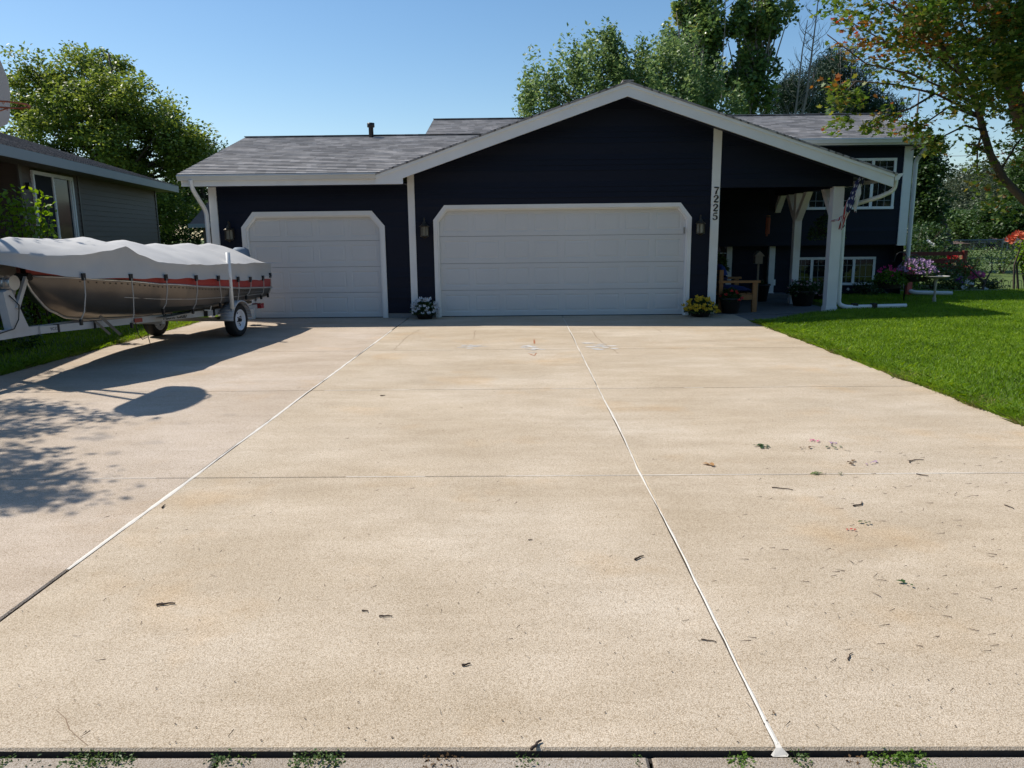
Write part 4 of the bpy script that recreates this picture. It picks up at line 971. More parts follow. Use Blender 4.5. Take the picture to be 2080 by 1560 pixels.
# trailer
tr = thing("boat_trailer", "off white boat trailer carrying the covered boat", "trailer", ORG, BRZ)
def wheel(y, name="wheel"):
    r = .272; sg = 1
    pr = [(.165, -.075), (.19, -.083), (.235, -.084), (.258, -.072), (r - .004, -.045), (r, 0), (r - .004, .045), (.258, .072), (.235, .084), (.19, .083), (.165, .075)]
    wh = MB().lathe(pr, (0, y, r), 40, axis='Y').build(name, RUBBER, tr, True, local=True)
    for s_ in (1, -1):
        mb = MB(); mb.lathe([(.172, .078), (.166, .083), (.150, .072), (.142, .035), (.10, .028), (.085, .045), (.035, .05), (.001, .05)], (0, 0, 0), 32)
        M3 = Matrix.Rotation(rad(-90 if s_ > 0 else 90), 3, 'X'); mb.v = [tuple(M3 @ Vector(v) + Vector((0, y, r))) for v in mb.v]
        rm = mb.build("rim", RIMW, wh, True, local=True)
        mb = MB()
        for k in range(5):
            a = k * 1.2566 + .3; c = Vector((.118 * math.cos(a), y + s_ * .031, r + .118 * math.sin(a)))
            mb.lathe([(.001, .002), (.021, .002), (.021, -.002)], (c.x, c.y, c.z), 10, axis='Y')
            c2 = Vector((.055 * math.cos(a + .6), y + s_ * .052, r + .055 * math.sin(a + .6))); mb.lathe([(.001, .012), (.010, .010), (.010, -.006)], (c2.x, c2.y, c2.z), 6, axis='Y')
        mb.lathe([(.001, s_ * .095), (.028, s_ * .09), (.034, s_ * .05), (.034, 0)], (0, y, r), 14, axis='Y')
        mb.build("hub", BLACK, wh, local=True)
    fd = MB(); n = 18; P = [(.335 * math.cos(math.pi * (.03 + .94 * i / n)), .335 * math.sin(math.pi * (.03 + .94 * i / n)) + r - .015) for i in range(n + 1)]
    for (a, b), (c, d) in zip(P[:-1], P[1:]): fd.quad((a, y - .10, b), (a, y + .115, b), (c, y + .115, d), (c, y - .10, d)); fd.quad((a, y + .115, b), (a * .94, y + .118, r + (b - r) * .94), (c * .94, y + .118, r + (d - r) * .94), (c, y + .115, d))
    f = fd.build("fender", TRAILW, tr, True, local=True, fixn=False); so_ = f.modifiers.new("solid", 'SOLIDIFY'); so_.thickness = .006
wheel(.71); wheel(-.71)
MB().bar((0, -.66, .28), (0, .66, .28), .06, .06).build("axle", TRAILW, tr, local=True)
for sg in (1, -1):
    MB().bar((-.75, sg * .53, .425), (.35, sg * .53, .43), .05, .09).build("side_rail", TRAILW, tr, local=True)
    MB().bar((.35, sg * .53, .43), (3.55, sg * .045, .535), .05, .09).build("side_rail", TRAILW, tr, local=True)
    MB().bar((-1.25, sg * .34, .46), (1.2, sg * .36, .475), .09, .05).build("bunk", GREYWOOD, tr, local=True)
    mb = MB(); mb.bar((-.3, sg * .53, .34), (.3, sg * .53, .34), .05, .012); mb.bar((-.24, sg * .53, .315), (.24, sg * .53, .315), .05, .012); mb.build("leaf_spring", BLACK, tr, local=True)
MB().bar((3.4, 0, .535), (5.2, 0, .555), .08, .10).build("tongue", TRAILW, tr, local=True)
for q in (-.7, .4, 1.5): MB().bar((q, -.52 + max(0, q) * .1, .40), (q, .52 - max(0, q) * .1, .40), .06, .05).build("cross_member", TRAILW, tr, local=True)
mb = MB(); mb.tube([(.27, .80, .48), (.27, .80, 1.37)], .034, 14); mb.build("guide_post", WHITE, tr, True, local=True)
MB().tube([(.27, .55, .42), (.27, .80, .42), (.27, .80, .50)], .02, 8).build("guide_bracket", TRAILW, tr, True, local=True)
mb = MB(); mb.tube([(.27, -.80, .48), (.27, -.80, 1.30)], .034, 14); mb.build("guide_post", WHITE, tr, True, local=True)
mb = MB(); mb.tube([(.72, .58, .50), (.62, .62, .49), (.60, .63, .56), (.60, .63, .60)], .010, 8); mb.build("bunk_hook", WHITE, tr, True, local=True)
# rear arm, tail light, licence bracket, boards
MB().bar((-.93, .62, .50), (-1.12, .60, .88), .035, .03).build("tie_down_arm", ALU2, tr, local=True)
MB().box(-1.15, -1.03, .50, .66, .36, .45).build("tail_light", M("red_lens", (.35, .02, .02), .2, .1), tr, local=True)
MB().bar((-.75, .50, .40), (-1.05, .56, .40), .07, .07).build("light_bracket", TRAILW, tr, local=True)
MB().box(1.0, 1.75, .42, .58, .485, .50).build("walk_board", M("pale_ply", (.42, .38, .32), .7, .12, 8), tr, local=True)
s = 2.05; MB().bar((1.96, .345, .485), (2.10, .323, .49), .008, .055).build("side_reflector", M("red_reflector", (.30, .025, .02), .3, .1), tr, local=True)
mb = MB(); mb.bar((2.72, .26, .62), (2.58, .42, .36), .05, .035); mb.bar((2.80, .24, .56), (2.70, .36, .38), .045, .03); mb.build("jack_arm", GREYWOOD, tr, local=True)
mb = MB(); mb.tube([(2.12, .345, .46), (2.10, .355, .30), (2.02, .36, .22), (1.90, .37, .24), (1.88, .36, .40)], .006, 5); mb.tube([(1.90, .37, .24), (1.88, .38, .12)], .006, 5); mb.build("loose_wire", BLACK, tr, local=True)
for q, ty in ((.62, .535), (.40, .535), (2.75, .17), (3.3, .085)):
    z = .43 + max(0, q - .35) * .033; MB().box(q - .012, q + .012, ty - .034, ty + .034, z - .05, z + .052).build("rail_clamp", BLACK, tr, local=True)
# winch post
mb = MB(); mb.prism([(3.70, -.05, .58), (3.96, -.05, .58), (4.02, -.05, 1.02), (3.90, -.05, 1.05)], (0, .10, 0)); mb.build("winch_post", TRAILW, tr, local=True)
for sg in (1, -1): MB().bar((3.86, sg * .055, .82), (3.66, sg * .06, 1.17), .04, .045).build("bow_arm", TRAILW, tr, local=True)
MB().tube([(3.63, -.09, 1.17), (3.63, .09, 1.17)], .045, 10).build("bow_roller", RUBBER, tr, local=True)
wn = MB(); wn.tube([(3.90, -.06, 1.12), (3.90, .10, 1.12)], [.05, .05], 12); 
for yy in (-.06, .02, .10): wn.lathe([(.001, .005), (.085, .005), (.085, -.005), (.001, -.005)], (3.90, yy, 1.12), 16, axis='Y')
wn.build("winch", ALU2, tr, local=True)
mb = MB(); mb.tube([(3.95, .06, .98), (3.85, .085, .86), (3.88, .08, .70), (3.95, .07, .60), (4.2, .07, .57)], .007, 5); mb.build("brake_hose", BLACK, tr, True, local=True)
mb = MB(); mb.bar((4.30, .0, .52), (4.32, .0, .0), .06, .05, up=(0, 1, 0)); mb.build("jack", RUSTO, tr, local=True)
# trailer lettering
def text_mesh(body, size, mat, parent, mtx, name="lettering", shear=.25, th=.001):
    cu = bpy.data.curves.new("txt", 'FONT'); cu.body = body; cu.size = size; cu.shear = shear; cu.extrude = th; cu.align_x = 'CENTER'; cu.offset = size * .03
    o = bpy.data.objects.new("txt", cu); COL.objects.link(o); dg = bpy.context.evaluated_depsgraph_get(); dg.update()
    me = bpy.data.meshes.new_from_object(o.evaluated_get(dg)); bpy.data.objects.remove(o); bpy.data.curves.remove(cu)
    me.materials.clear(); me.materials.append(mat); me.transform(mtx); me.name = name
    return link(name, me, parent)
a, b = Vector((.35, .53, .43)), Vector((3.55, .045, .535)); d = (a - b).normalized()   # reading direction: towards the stern
def rail_frame(u, off):
    c = b.lerp(a, u); n = Vector((0, 0, 1)).cross(d); n = n if n.y > 0 else -n; upz = d.cross(n) if d.cross(n).z > 0 else -d.cross(n)
    o = c + n * off; m = Matrix((d, upz, n)).transposed().to_4x4(); m.translation = o; return m
text_mesh("Yacht Club", .115, BLACK, tr, rail_frame(.71, .0262) @ Matrix.Translation((0, -.030, 0)))
text_mesh("YC12", .05, M("faded_ink", (.16, .16, .17), .6), tr, rail_frame(.06, .0262) @ Matrix.Translation((0, -.015, 0)), shear=0)

# ------------------------------------------------------------------ basketball hoop left of the driveway
hp = thing("basketball_hoop", "weathered fan shaped basketball backboard with rusty rim on a pole at the driveway edge", "basketball hoop", (-7.07, 9.25, 0))
MB().tube([(-7.07, 9.25, -.02), (-7.07, 9.25, 3.15)], .055, 14).build("pole", M("grey_pole", (.16, .16, .165), .5, .15), hp, True)
for dz in (.0, .45):
    for sy in (-.16, .16):
        MB().tube([(-7.07, 9.25 + sy * .3, 2.75 + dz), (-6.02, 8.74 + sy, 3.0 + dz)], .018, 8).build("arm", BLACK, hp)
cyb = 8.73; zb = 2.88
half = [(.0, 0), (.40, .0), (.50, .04), (.55, .12), (.61, .40), (.60, .56), (.52, .74), (.36, .90), (.18, .98), (0, 1.0)]
half = [(y * 1.12, z) for y, z in half]
poly = [(-5.97, cyb + y, zb + z) for y, z in half] + [(-5.97, cyb - y, zb + z) for y, z in half[-2:0:-1]]
MB().prism(poly, (-.035, 0, 0)).build("backboard", BOARDM, hp)
rim = MB(); rc = Vector((-5.97 + .36, cyb, 3.045))
rim.tube([rc + Vector((.229 * math.cos(a), .229 * math.sin(a), 0)) for a in [i * 2 * math.pi / 32 for i in range(33)]], .010, 8, cap=False)
for k in range(10):
    a = k * .628 + .2; c = rc + Vector((.229 * math.cos(a), .229 * math.sin(a), -.012)); rim.tube([c + Vector((-.012, 0, 0)), c + Vector((0, 0, -.018)), c + Vector((.012, 0, 0))], .0035, 5)
for sy in (-.1, .1): rim.tube([(-5.96, cyb + sy, 3.045), rc + Vector((-.19, sy * 1.3, 0))], .010, 6); rim.tube([(-5.96, cyb + sy, 2.93), rc + Vector((-.1, sy * 2, -.004))], .007, 6)
rim.box(-5.968, -5.955, cyb - .12, cyb + .12, 2.93, 3.07); rim.build("rim", RUSTO, hp)

# ------------------------------------------------------------------ neighbouring brown house on the left (local frame: x along its eave away from the street, y to the left)
NF = Vector((-10.58, 24.35, 0)); NN = Vector((-8.63, 13.15, 0)); nd = (NF - NN).normalized(); NRZ = math.atan2(nd.y, nd.x)
nb = thing("neighbour_house", "brown sided house with grey fascia beyond the boat", "house", NF, NRZ)
def nsiding(x0, x1, y, z0, z1, holes=()):
    mb = MB(); z = z0
    while z < z1 - .01:
        b = min(z + .12, z1); segs = [(x0, x1)]
        for h0, h1, hz0, hz1 in holes:
            if b > hz0 and z < hz1: segs = [q for p in segs for q in ((p[0], min(p[1], h0)), (max(p[0], h1), p[1])) if q[1] - q[0] > .01]
        for p, q in segs:
            mb.quad((p, y - .013, z), (q, y - .013, z), (q, y - .001, b), (p, y - .001, b)); mb.quad((p, y, z), (q, y, z), (q, y - .013, z), (p, y - .013, z))
        z = b
    return mb.build("wall", BROWNSIDE, nb, local=True, fixn=False)
NWIN = (-9.0, -6.98, .95, 2.93)
nsiding(-9.5, -.60, .55, .1, 3.02, (NWIN,)); nsiding(-18, -9.5, 2.3, .1, 3.02)
mb = MB(); mb.box(-9.52, -9.40, .55, 2.3, 0, 3.02); mb.box(-.62, -.60, .56, 9, 0, 3.0); mb.box(-18, -.6, 9, 9.1, 0, 3.0); mb.build("wall", BROWNSIDE, nb, local=True)
for x0, x1 in ((-9.54, -9.42), (-6.66, -6.60), (-.68, -.585)): MB().box(x0, x1, .522, .56, .0, 3.02).build("trim_board", BROWNTRIM, nb, local=True)
# hip roof
mb = MB(); nc = 40; row = .14; RS = .333; W = 5.6
for i in range(nc):
    a, b = i * row, (i + 1) * row; za, zb = 3.17 + RS * a + .014, 3.17 + RS * b
    mb.quad((-19, a, za), (-a, a, za), (-b, b, zb), (-19, b, zb)); mb.quad((-19, a, za - .016), (-a, a, za - .016), (-a, a, za), (-19, a, za))
zt = 3.17 + RS * W; mb.quad((-19, W, zt), (-W, W, zt), (0, 2 * W, 3.17), (-19, 2 * W, 3.17)); mb.add([(0, 0, 3.17), (0, 2 * W, 3.17), (-W, W, zt)], [(0, 1, 2)])
nroof = mb.build("roof", SH_B, nb, local=True, fixn=False)
for x0, x1, y in ((-9.6, -8.95, 1.5), (-11.2, -10.6, 1.9), (-8.2, -7.75, 2.1), (-14.5, -13.8, 2.3)):
    MB().box(x0, x1, y, y + .45, 3.17 + RS * y - .03, 3.17 + RS * y + .23).build("roof_vent", BLACK, nroof, local=True)
MB().tube([(-10.35, 1.25, 3.4), (-10.35, 1.25, 4.02)], .05, 10).build("vent_pipe", GREYFASC, nroof, local=True)
MB().box(-19, .0, .0, .03, 2.98, 3.165).build("fascia", GREYFASC, nb, local=True)
MB().box(-.03, .0, .03, 11.2, 2.98, 3.165).build("fascia", GREYFASC, nb, local=True)
MB().box(-19, -.03, .03, .56, 2.99, 3.0).build("soffit", BROWNTRIM, nb, local=True)
x0, x1, z0, z1 = NWIN
fr = MB(); fr.box(x0, x1, .50, .57, z1 - .07, z1); fr.box(x0, x1, .50, .57, z0, z0 + .07); fr.box(x0, x0 + .07, .502, .57, z0 + .07, z1 - .07); fr.box(x1 - .07, x1, .502, .57, z0 + .07, z1 - .07); fr.box(-8.06, -7.98, .51, .57, z0 + .07, z1 - .07); fr.box(x1 - .16, x1 - .11, .512, .57, z0 + .07, z1 - .07)
nf = fr.build("window", WHITE, nb, local=True); MB().box(x0 + .07, -8.06, .535, .542, z0 + .07, z1 - .07).build("screen", M("insect_screen", (.010, .012, .018), .9, .1), nf, local=True)
MB().box(-7.98, x1 - .07, .545, .552, z0 + .07, z1 - .07).build("pane", DIMGLASS, nf, local=True)
MB().box(-9.28, -9.2, .47, .545, 2.55, 2.68).build("camera_fixture", BLACK, nb, local=True)

# brown shed roof glimpsed between the two houses
c = atY(384, 455, 30); t = thing("brown_shed", "dark shed with a brown roof glimpsed between the two houses", "shed", (c.x + 1.9, 31, 0))
MB().box(c.x + .4, c.x + 5, 30.3, 33.5, 0, 2.15).build("wall", BROWNSIDE, t)
MB().prism([(c.x, 30, 2.12), (c.x, 32, 3.0), (c.x, 34, 2.12)], (6, 0, 0)).build("roof", M("brown_roof", (.16, .11, .085), .9, .2, 6), t)
MB().box(c.x - .02, c.x + 5, 29.94, 30.0, 1.98, 2.13).build("fascia", GREYFASC, t)

# ------------------------------------------------------------------ trees
def E_(px, py, Y, rx, ry, rz):
    c = atY(px, py, Y); k = Y / F; return (c.x, c.y, c.z, rx * k, ry, rz * k)
# big ash-like tree behind the brown house
tree("ash_tree", "large rounded green tree rising behind the brown house on the left", (-17.0, 34, 0),
     [E_(112, 165, 34, 62, 2.2, 62), E_(212, 150, 34, 50, 2.0, 50), E_(262, 215, 33, 70, 2.4, 60), E_(170, 230, 33, 75, 2.6, 55), E_(120, 310, 33, 95, 2.8, 85), E_(270, 320, 33, 80, 2.6, 80), E_(355, 300, 33, 52, 2.0, 45), E_(50, 220, 34, 40, 1.8, 60), E_(330, 420, 33, 70, 2, 60), E_(398, 290, 33, 24, 1.2, 30), E_(330, 250, 33, 40, 1.6, 30)],
     300, 190, .40, .15, L_ASH, BARK, .30, group="trees behind the houses", limbs=90, fork=.22, shell=.5)
tree("dark_tree", "darker tree filling the gap between the brown and navy houses", (-14.6, 38, 0), [E_(385, 400, 38, 60, 2, 80), E_(430, 330, 38, 30, 1.5, 40), E_(365, 470, 36, 45, 2, 50)], 80, 220, .5, .15, L_DARK, BARK, .18, group="trees behind the houses")
# silver maple with upright shoots behind the gable
tree("silver_maple", "broad silver maple with upright shoots behind the gable roof", (6.2, 34, 0),
     [E_(1130, 190, 34, 70, 2, 65), E_(1215, 165, 34, 60, 2.2, 75), E_(1300, 150, 34, 80, 2.5, 70), E_(1390, 165, 34, 60, 2.2, 75), E_(1340, 230, 33, 110, 2.6, 70), E_(1440, 220, 34, 60, 2, 60), E_(1075, 205, 34, 25, 1, 20)],
     170, 170, .36, .165, L_SMAPLE, BARKP, .24, stretch=(.75, .75, 1.8), group="trees behind the houses", upward=.9, shell=.35, limbs=60)
tree("cottonwood", "tall narrow cottonwood with glossy leaves, left of the pair behind the roof", (8.6, 42, 0),
     [E_(1395, 40, 42, 42, 1.6, 60), E_(1435, 90, 42, 42, 1.6, 70), E_(1440, 170, 42, 48, 1.6, 60), E_(1440, -10, 42, 40, 1.6, 50), E_(1400, -60, 42, 42, 1.5, 50)],
     80, 130, .33, .17, L_POPLAR, BARKP, .22, stretch=(.8, .8, 1.3), group="cottonwoods behind the roof", shape=ROUND, shell=.3, limbs=50, fork=.15)
tree("cottonwood", "tall cottonwood with bare twigs beside its crown, right of the pair behind the roof", (11.9, 42, 0),
     [E_(1525, 60, 42, 55, 1.6, 80), E_(1520, 150, 42, 60, 1.8, 70), E_(1570, 40, 42, 30, 1.4, 60), E_(1500, 215, 42, 60, 1.8, 50), E_(1545, -40, 42, 50, 1.6, 60), E_(1590, -20, 42, 25, 1.2, 40)],
     85, 130, .33, .17, L_POPLAR, BARKP, .22, stretch=(.8, .8, 1.3), group="cottonwoods behind the roof", shape=ROUND, shell=.3, limbs=60, fork=.15)
def bare(name, label, base, tops, r=.10, seed=3, sub=26, mat=BARKP):
    rr = random.Random(seed); t = thing(name, label, "tree", base, 0, "trees behind the houses"); mb = MB()
    for tp in tops:
        tp = Vector(tp); b = Vector(base); P = [b.lerp(tp, i / 8) + Vector((rr.uniform(-.12, .12), rr.uniform(-.1, .1), 0)) * (i > 0) for i in range(9)]
        mb.tube(P, [r * (1 - .9 * i / 8) + .006 for i in range(9)], 7)
        for k in range(sub):
            u = rr.uniform(.35, .98); j = min(int(u * 8), 7); a = P[j].lerp(P[j + 1], u * 8 - j); l = rr.uniform(.6, 2.2) * (1.1 - u * .5); sg = rr.choice((-1, 1))
            e = a + Vector((sg * rr.uniform(.25, .7) * l, rr.uniform(-.3, .3) * l, rr.uniform(.5, .9) * l)); m = a.lerp(e, .5) + Vector((sg * .08 * l, 0, -.05 * l))
            mb.tube([a, m, e], [.022, .014, .006], 4)
            for q in range(3):
                s_ = m.lerp(e, rr.uniform(0, .8)); mb.tube([s_, s_ + Vector((rr.uniform(-.35, .35), rr.uniform(-.2, .2), rr.uniform(.2, .6)))], [.010, .004], 3)
    mb.build("trunk", mat, t, True, fixn=False)
bare("dead_tree", "leaning leafless grey tree behind the right of the roof", (13.6, 41, 0), [atY(1665, -30, 41), atY(1640, 40, 41)], .12, 3, 34)
bare("bare_sapling", "thin bare twigs standing between the cottonwoods", (9.6, 40.5, 0), [atY(1478, -20, 40.5), atY(1375, 25, 40.5), atY(1350, 70, 40.5)], .07, 5, 16)
bare("bare_sapling", "thin bare twigs above the pine at the right", (17.4, 44, 0), [atY(1735, 70, 44), atY(1712, 90, 44)], .06, 9, 22)
# pines
def pine(label, base, es, n, per):
    t = thing("pine_tree", label, "tree", base, 0, "pines behind the right roof"); C = in_ellipsoids(es, n, .5)
    P = (C[:, None, :] + RNG.normal(size=(n, per, 3)) * np.array((.30, .30, .20))).reshape(-1, 3)
    leaves("crown", P, .26, L_PINE, t, NEEDLE if False else (np.array([(-.07, 0, 0), (.07, 0, 0), (.04, 1, 0), (-.04, 1, 0)]), [(0, 1, 2, 3)]), .1, upward=.8)
    MB().tube([base, (base[0], base[1], max(e[2] + e[5] for e in es))], [.22, .03], 8).build("trunk", BARK, t, True)
pine("dense dark pine behind the right roof, the wide one", (18.6, 46, 0), [E_(1700, 185, 46, 65, 2, 65), E_(1695, 140, 46, 40, 1.6, 40), E_(1735, 215, 46, 45, 1.6, 35)], 110, 150)
pine("shorter dark pine left of the wide one behind the roof", (15.8, 44, 0), [E_(1590, 205, 44, 40, 1.4, 35), E_(1610, 180, 44, 22, 1, 30), E_(1640, 215, 44, 40, 1.4, 25)], 55, 130)
pine("small blue dark pine right of the wide one at the roof end", (22.0, 45, 0), [E_(1765, 215, 45, 26, 1, 26), E_(1815, 230, 45, 14, .8, 25)], 26, 120)
# trees right of the house
tree("elm_tree", "narrow dark green tree right behind the corner of the navy house", (16.6, 30, 0), [E_(1868, 305, 30, 26, 1.2, 26), E_(1872, 360, 30, 26, 1.3, 50), E_(1865, 430, 30, 34, 1.4, 50), E_(1885, 325, 30, 18, 1.0, 18)], 95, 160, .25, .13, L_DARK, BARK, .18, group="trees right of the house", shell=.4)
tree("crab_apple", "low dense green shrub tree at the corner of the house", (15.6, 27, 0), [E_(1880, 490, 27, 40, 1.2, 26), E_(1895, 535, 27, 55, 1.3, 30), E_(1870, 525, 27, 36, 1.2, 45)], 90, 130, .28, .11, L_DARK, BARK, .10, group="trees right of the house", limbs=18)
for i, (lab, px, py, Y, rx, rz, lm) in enumerate((
        ("round far tree left of the gap of sky, beyond the garden", 1918, 446, 70, 26, 14, L_HEDGE), ("far rounded tree beyond the brown roof", 1962, 450, 64, 26, 14, L_HEDGE),
        ("far dark tree at the right edge beyond the brown roof", 2035, 436, 58, 30, 26, L_DARK), ("tall far tree rising at the right edge of the photo", 2100, 360, 62, 34, 75, L_HEDGE), ("small far tree behind the chimney of the brown roof", 1990, 446, 75, 24, 12, L_DARK))):
    c = atY(px, py, Y); tree("far_tree", lab, (c.x, Y, 0), [E_(px, py, Y, rx, 2.4, rz), E_(px - rx * .6, py + 16 + rz * .4, Y, rx * .7, 2, rz * .6), E_(px + rx * .6, py + 14 + rz * .4, Y - 1, rx * .7, 2, rz * .6)], 80, 130, .48, .24, lm, BARK, .25, group="far trees beyond the garden", limbs=10)
# wooded hill
def hill():
    mb = MB(); n = 60; V = []
    for j in range(9):
        for i in range(n + 1):
            x = 60 + 330 * i / n; y = 330 + 14 * j; h = 27 * math.sin(math.pi * j / 8) ** .8 * (.25 + .75 * math.exp(-((x - 235) / 70) ** 2)) + 5 * noise.noise((x * .03, j * .4, 2)) * math.sin(math.pi * j / 8)
            V.append((x, y, max(h, 0) - .2))
    mb.add(V, [(j * (n + 1) + i, j * (n + 1) + i + 1, (j + 1) * (n + 1) + i + 1, (j + 1) * (n + 1) + i) for j in range(8) for i in range(n)])
    tag(mb.build("hill", M("hill_green", (.035, .055, .022), .95, .4, .08), smooth=True, fixn=False), "low wooded hill on the horizon", "hill", None, "structure")
    P = []
    for k in range(5200):
        x = RNG.uniform(60, 390); j = RNG.uniform(0, 4.4); h = 27 * math.sin(math.pi * j / 8) ** .8 * (.25 + .75 * math.exp(-((x - 235) / 70) ** 2)); P.append((x, 330 + 14 * j, h + RNG.uniform(.5, 5)))
    P = np.repeat(np.array(P), 14, 0) + RNG.normal(size=(len(P) * 14, 3)) * 1.8
    tag(cloud_mesh("wood", leaf_mat("hill_leaf", [(.045, .065, .035), (.065, .09, .045), (.09, .11, .055)], .2), scatter(P, 1.15, KITE), 4, quads=KITE[1]), "distant wood covering the hill on the horizon", "wood", None, "stuff")
hill()
# off-frame tree at the left whose branches shade the drive and the boat bow
sh = []
for px, py, hz in ((30, 790, 5.2), (70, 830, 5.0), (120, 838, 5.0), (60, 880, 5.0), (50, 925, 5.1), (45, 975, 5.0), (60, 1022, 5.0), (10, 1000, 5.3), (15, 860, 5.6), (10, 940, 5.5), (150, 770, 4.9), (110, 785, 5.2), (60, 760, 5.2), (5, 820, 5.5), (100, 975, 4.8), (20, 745, 5.6), (75, 1020, 5.2), (215, 850, 4.6), (200, 765, 5), (20, 880, 5.2), (25, 955, 5.0), (85, 985, 5.0), (15, 1020, 5.2), (35, 835, 5.2)):
    g_ = atZ(px, py); sh.append((g_.x - .73 * hz, g_.y + .37 * hz, hz))
st_ = thing("maple_tree", "leafy tree just outside the left edge whose branches shade the driveway", "tree", (-11.5, 9.2, 0))
mb = MB(); tp = [Vector((-11.5, 9.2, 0)), Vector((-11.45, 9.1, 2)), Vector((-11.2, 9.0, 4)), Vector((-11.0, 8.9, 6.5)), Vector((-11, 8.8, 9))]; mb.tube(tp, [.2, .17, .14, .09, .02], 9)
for q in sh:
    e = Vector(q); a = tp[2] + Vector((0, 0, random.uniform(-.3, .5))); mb.tube([a, a.lerp(e, .5) + Vector((0, 0, .2)), e], [.045, .022, .006], 5)
mb.build("trunk", BARK, st_, True, fixn=False)
S_ = np.array(sh); P = (S_[:, None, :] + RNG.normal(size=(len(S_), 130, 3)) * np.array((.20, .11, .10))).reshape(-1, 3)
C2 = np.array([(-11.0, 8.6, 6.6), (-11.6, 9.6, 7.6), (-11.2, 9.4, 8.6), (-12.2, 9.0, 6.0), (-12.4, 8.2, 7.2), (-11.9, 10.2, 6.3)]); P2 = (C2[:, None, :] + RNG.normal(size=(6, 700, 3)) * .6).reshape(-1, 3)
B3 = np.array([(-8.95, 10.4, 5.2), (-8.7, 10.6, 5.0), (-8.5, 10.9, 5.1), (-8.9, 11.2, 4.9)]); P3 = (B3[:, None, :] + RNG.normal(size=(4, 60, 3)) * np.array((.25, .2, .12))).reshape(-1, 3)
leaves("crown", np.concatenate([P, P2, P3]), .085, L_ASH, st_, KITE, .5)

# maple leaning in from the right with turning leaves
mt = thing("red_maple", "maple with turning red and orange leaves overhanging the lawn at top right", "tree", (7.9, 9.6, 0))
mb = MB(); YM = 9.0
limb = [Vector((7.9, 9.6, 0)), Vector((7.4, 9.4, 1.0)), Vector((6.9, 9.15, 1.75))] + [atY(x, y, YM) for x, y in ((2085, 412), (2040, 365), (2012, 315), (1997, 265), (1985, 215), (1965, 165), (1935, 120), (1900, 80), (1850, 40), (1800, 5))]
mb.tube(limb, [.13, .09, .060, .046, .042, .039, .036, .033, .028, .023, .019, .015, .010], 10)
mb.tube([Vector((7.9, 9.6, 0)), Vector((7.85, 9.7, 2.0)), Vector((7.3, 9.8, 3.3)), Vector((6.6, 9.9, 4.6)), Vector((6.0, 10, 6.2)), Vector((5.8, 10, 8))], [.17, .14, .11, .09, .06, .02], 10)
mb.tube([atY(2080, 260, 9.8), atY(2060, 190, 9.8), atY(2030, 90, 9.8), atY(2015, -20, 9.8)], [.10, .09, .08, .07], 9)
subs = [[(1997, 265), (1960, 255), (1900, 285), (1850, 305)], [(1990, 235), (1900, 190), (1820, 172), (1740, 165), (1690, 175)], [(1985, 215), (1930, 185), (1850, 150), (1760, 130), (1680, 70)],
        [(1965, 165), (1900, 110), (1800, 85), (1700, 30)], [(1900, 190), (1850, 220), (1790, 240), (1770, 262)], [(1990, 240), (1930, 215), (1880, 250), (1855, 262)], [(2012, 315), (1985, 295), (1962, 292)], [(2040, 365), (2005, 350), (1988, 372)],
        [(1740, 165), (1710, 195), (1690, 210)], [(1935, 120), (1880, 40), (1840, -30)], [(2060, 190), (2010, 150), (1960, 60), (1930, -20)], [(1800, 85), (1740, 95), (1700, 110)], [(2030, 350), (2060, 300), (2090, 260)], [(1997, 265), (1985, 300), (1985, 345)]]
pts = []
for i, sb in enumerate(subs):
    dy = (-.5, .3, -.2, .5, 0, .2, -.3, .1, .3, .4, .8, .6, .2, 0)[i]
    Q = [atY(x, y, YM + dy * (k / (len(sb) - 1))) for k, (x, y) in enumerate(sb)]
    mb.tube(Q, [.0115 * (1 - k / len(Q)) + .003 for k in range(len(Q))], 6)
    for a, b in zip(Q[:-1], Q[1:]):
        n = max(2, int((b - a).length / .10))
        for k in range(n): pts.append((a.lerp(b, k / n), .13))
mb.build("trunk", BARK, mt, True, fixn=False)
# main canopy mass: clumps kept inside the photo's lower outline of the crown
LOW = [(1640, 10), (1665, 45), (1700, 80), (1735, 110), (1790, 150), (1850, 170), (1900, 200), (1950, 225), (1985, 240), (2010, 215), (2030, 205), (2090, 290), (2300, 380)]
def low(x):
    for (a, ya), (b, yb) in zip(LOW[:-1], LOW[1:]):
        if a <= x <= b: return ya + (yb - ya) * (x - a) / (b - a)
    return -200
Pm = []
rr = random.Random(5); cl = 0
while cl < 540:
    x, y, Yd = rr.uniform(1650, 2300), rr.uniform(-420, 330), rr.uniform(8.1, 11.0)
    if y > low(x) - 8 or rr.random() < (.74 if x < 1850 else .08): continue
    c = atY(x, y, Yd); cl += 1; Pm.append((c, .15 + .05 * rr.random()))
for x, y, Yd in ((1715, 195, 8.8), (1735, 205, 8.9), (1697, 180, 9), (1700, 215, 8.8), (1770, 262, 9), (1785, 250, 9), (1795, 235, 9), (1700, 262, 8.9), (1712, 240, 9), (1850, 258, 9.1), (1835, 262, 9.1), (1870, 250, 9.1), (1855, 272, 9.1), (1900, 300, 8.6), (1880, 285, 8.7), (1905, 290, 8.7), (1890, 275, 8.7), (1990, 372, 9), (1985, 300, 9), (1998, 340, 9), (2012, 400, 9.2), (2050, 440, 9.2), (2075, 330, 9.4), (2040, 300, 9.5), (2030, 420, 9.2)):
    Pm.append((atY(x, y, Yd), .10))
allp = []
for c, r in Pm:
    n = int(105 * (r / .2) ** 1.2); allp.append(np.array(c) + tnorm((n, 3)) * r * np.array((1, 1, .6)))
for c, r in pts: allp.append(np.array(c) + RNG.normal(size=(5, 3)) * r * .6 + np.array((0, 0, -.02)))
P = np.concatenate(allp)
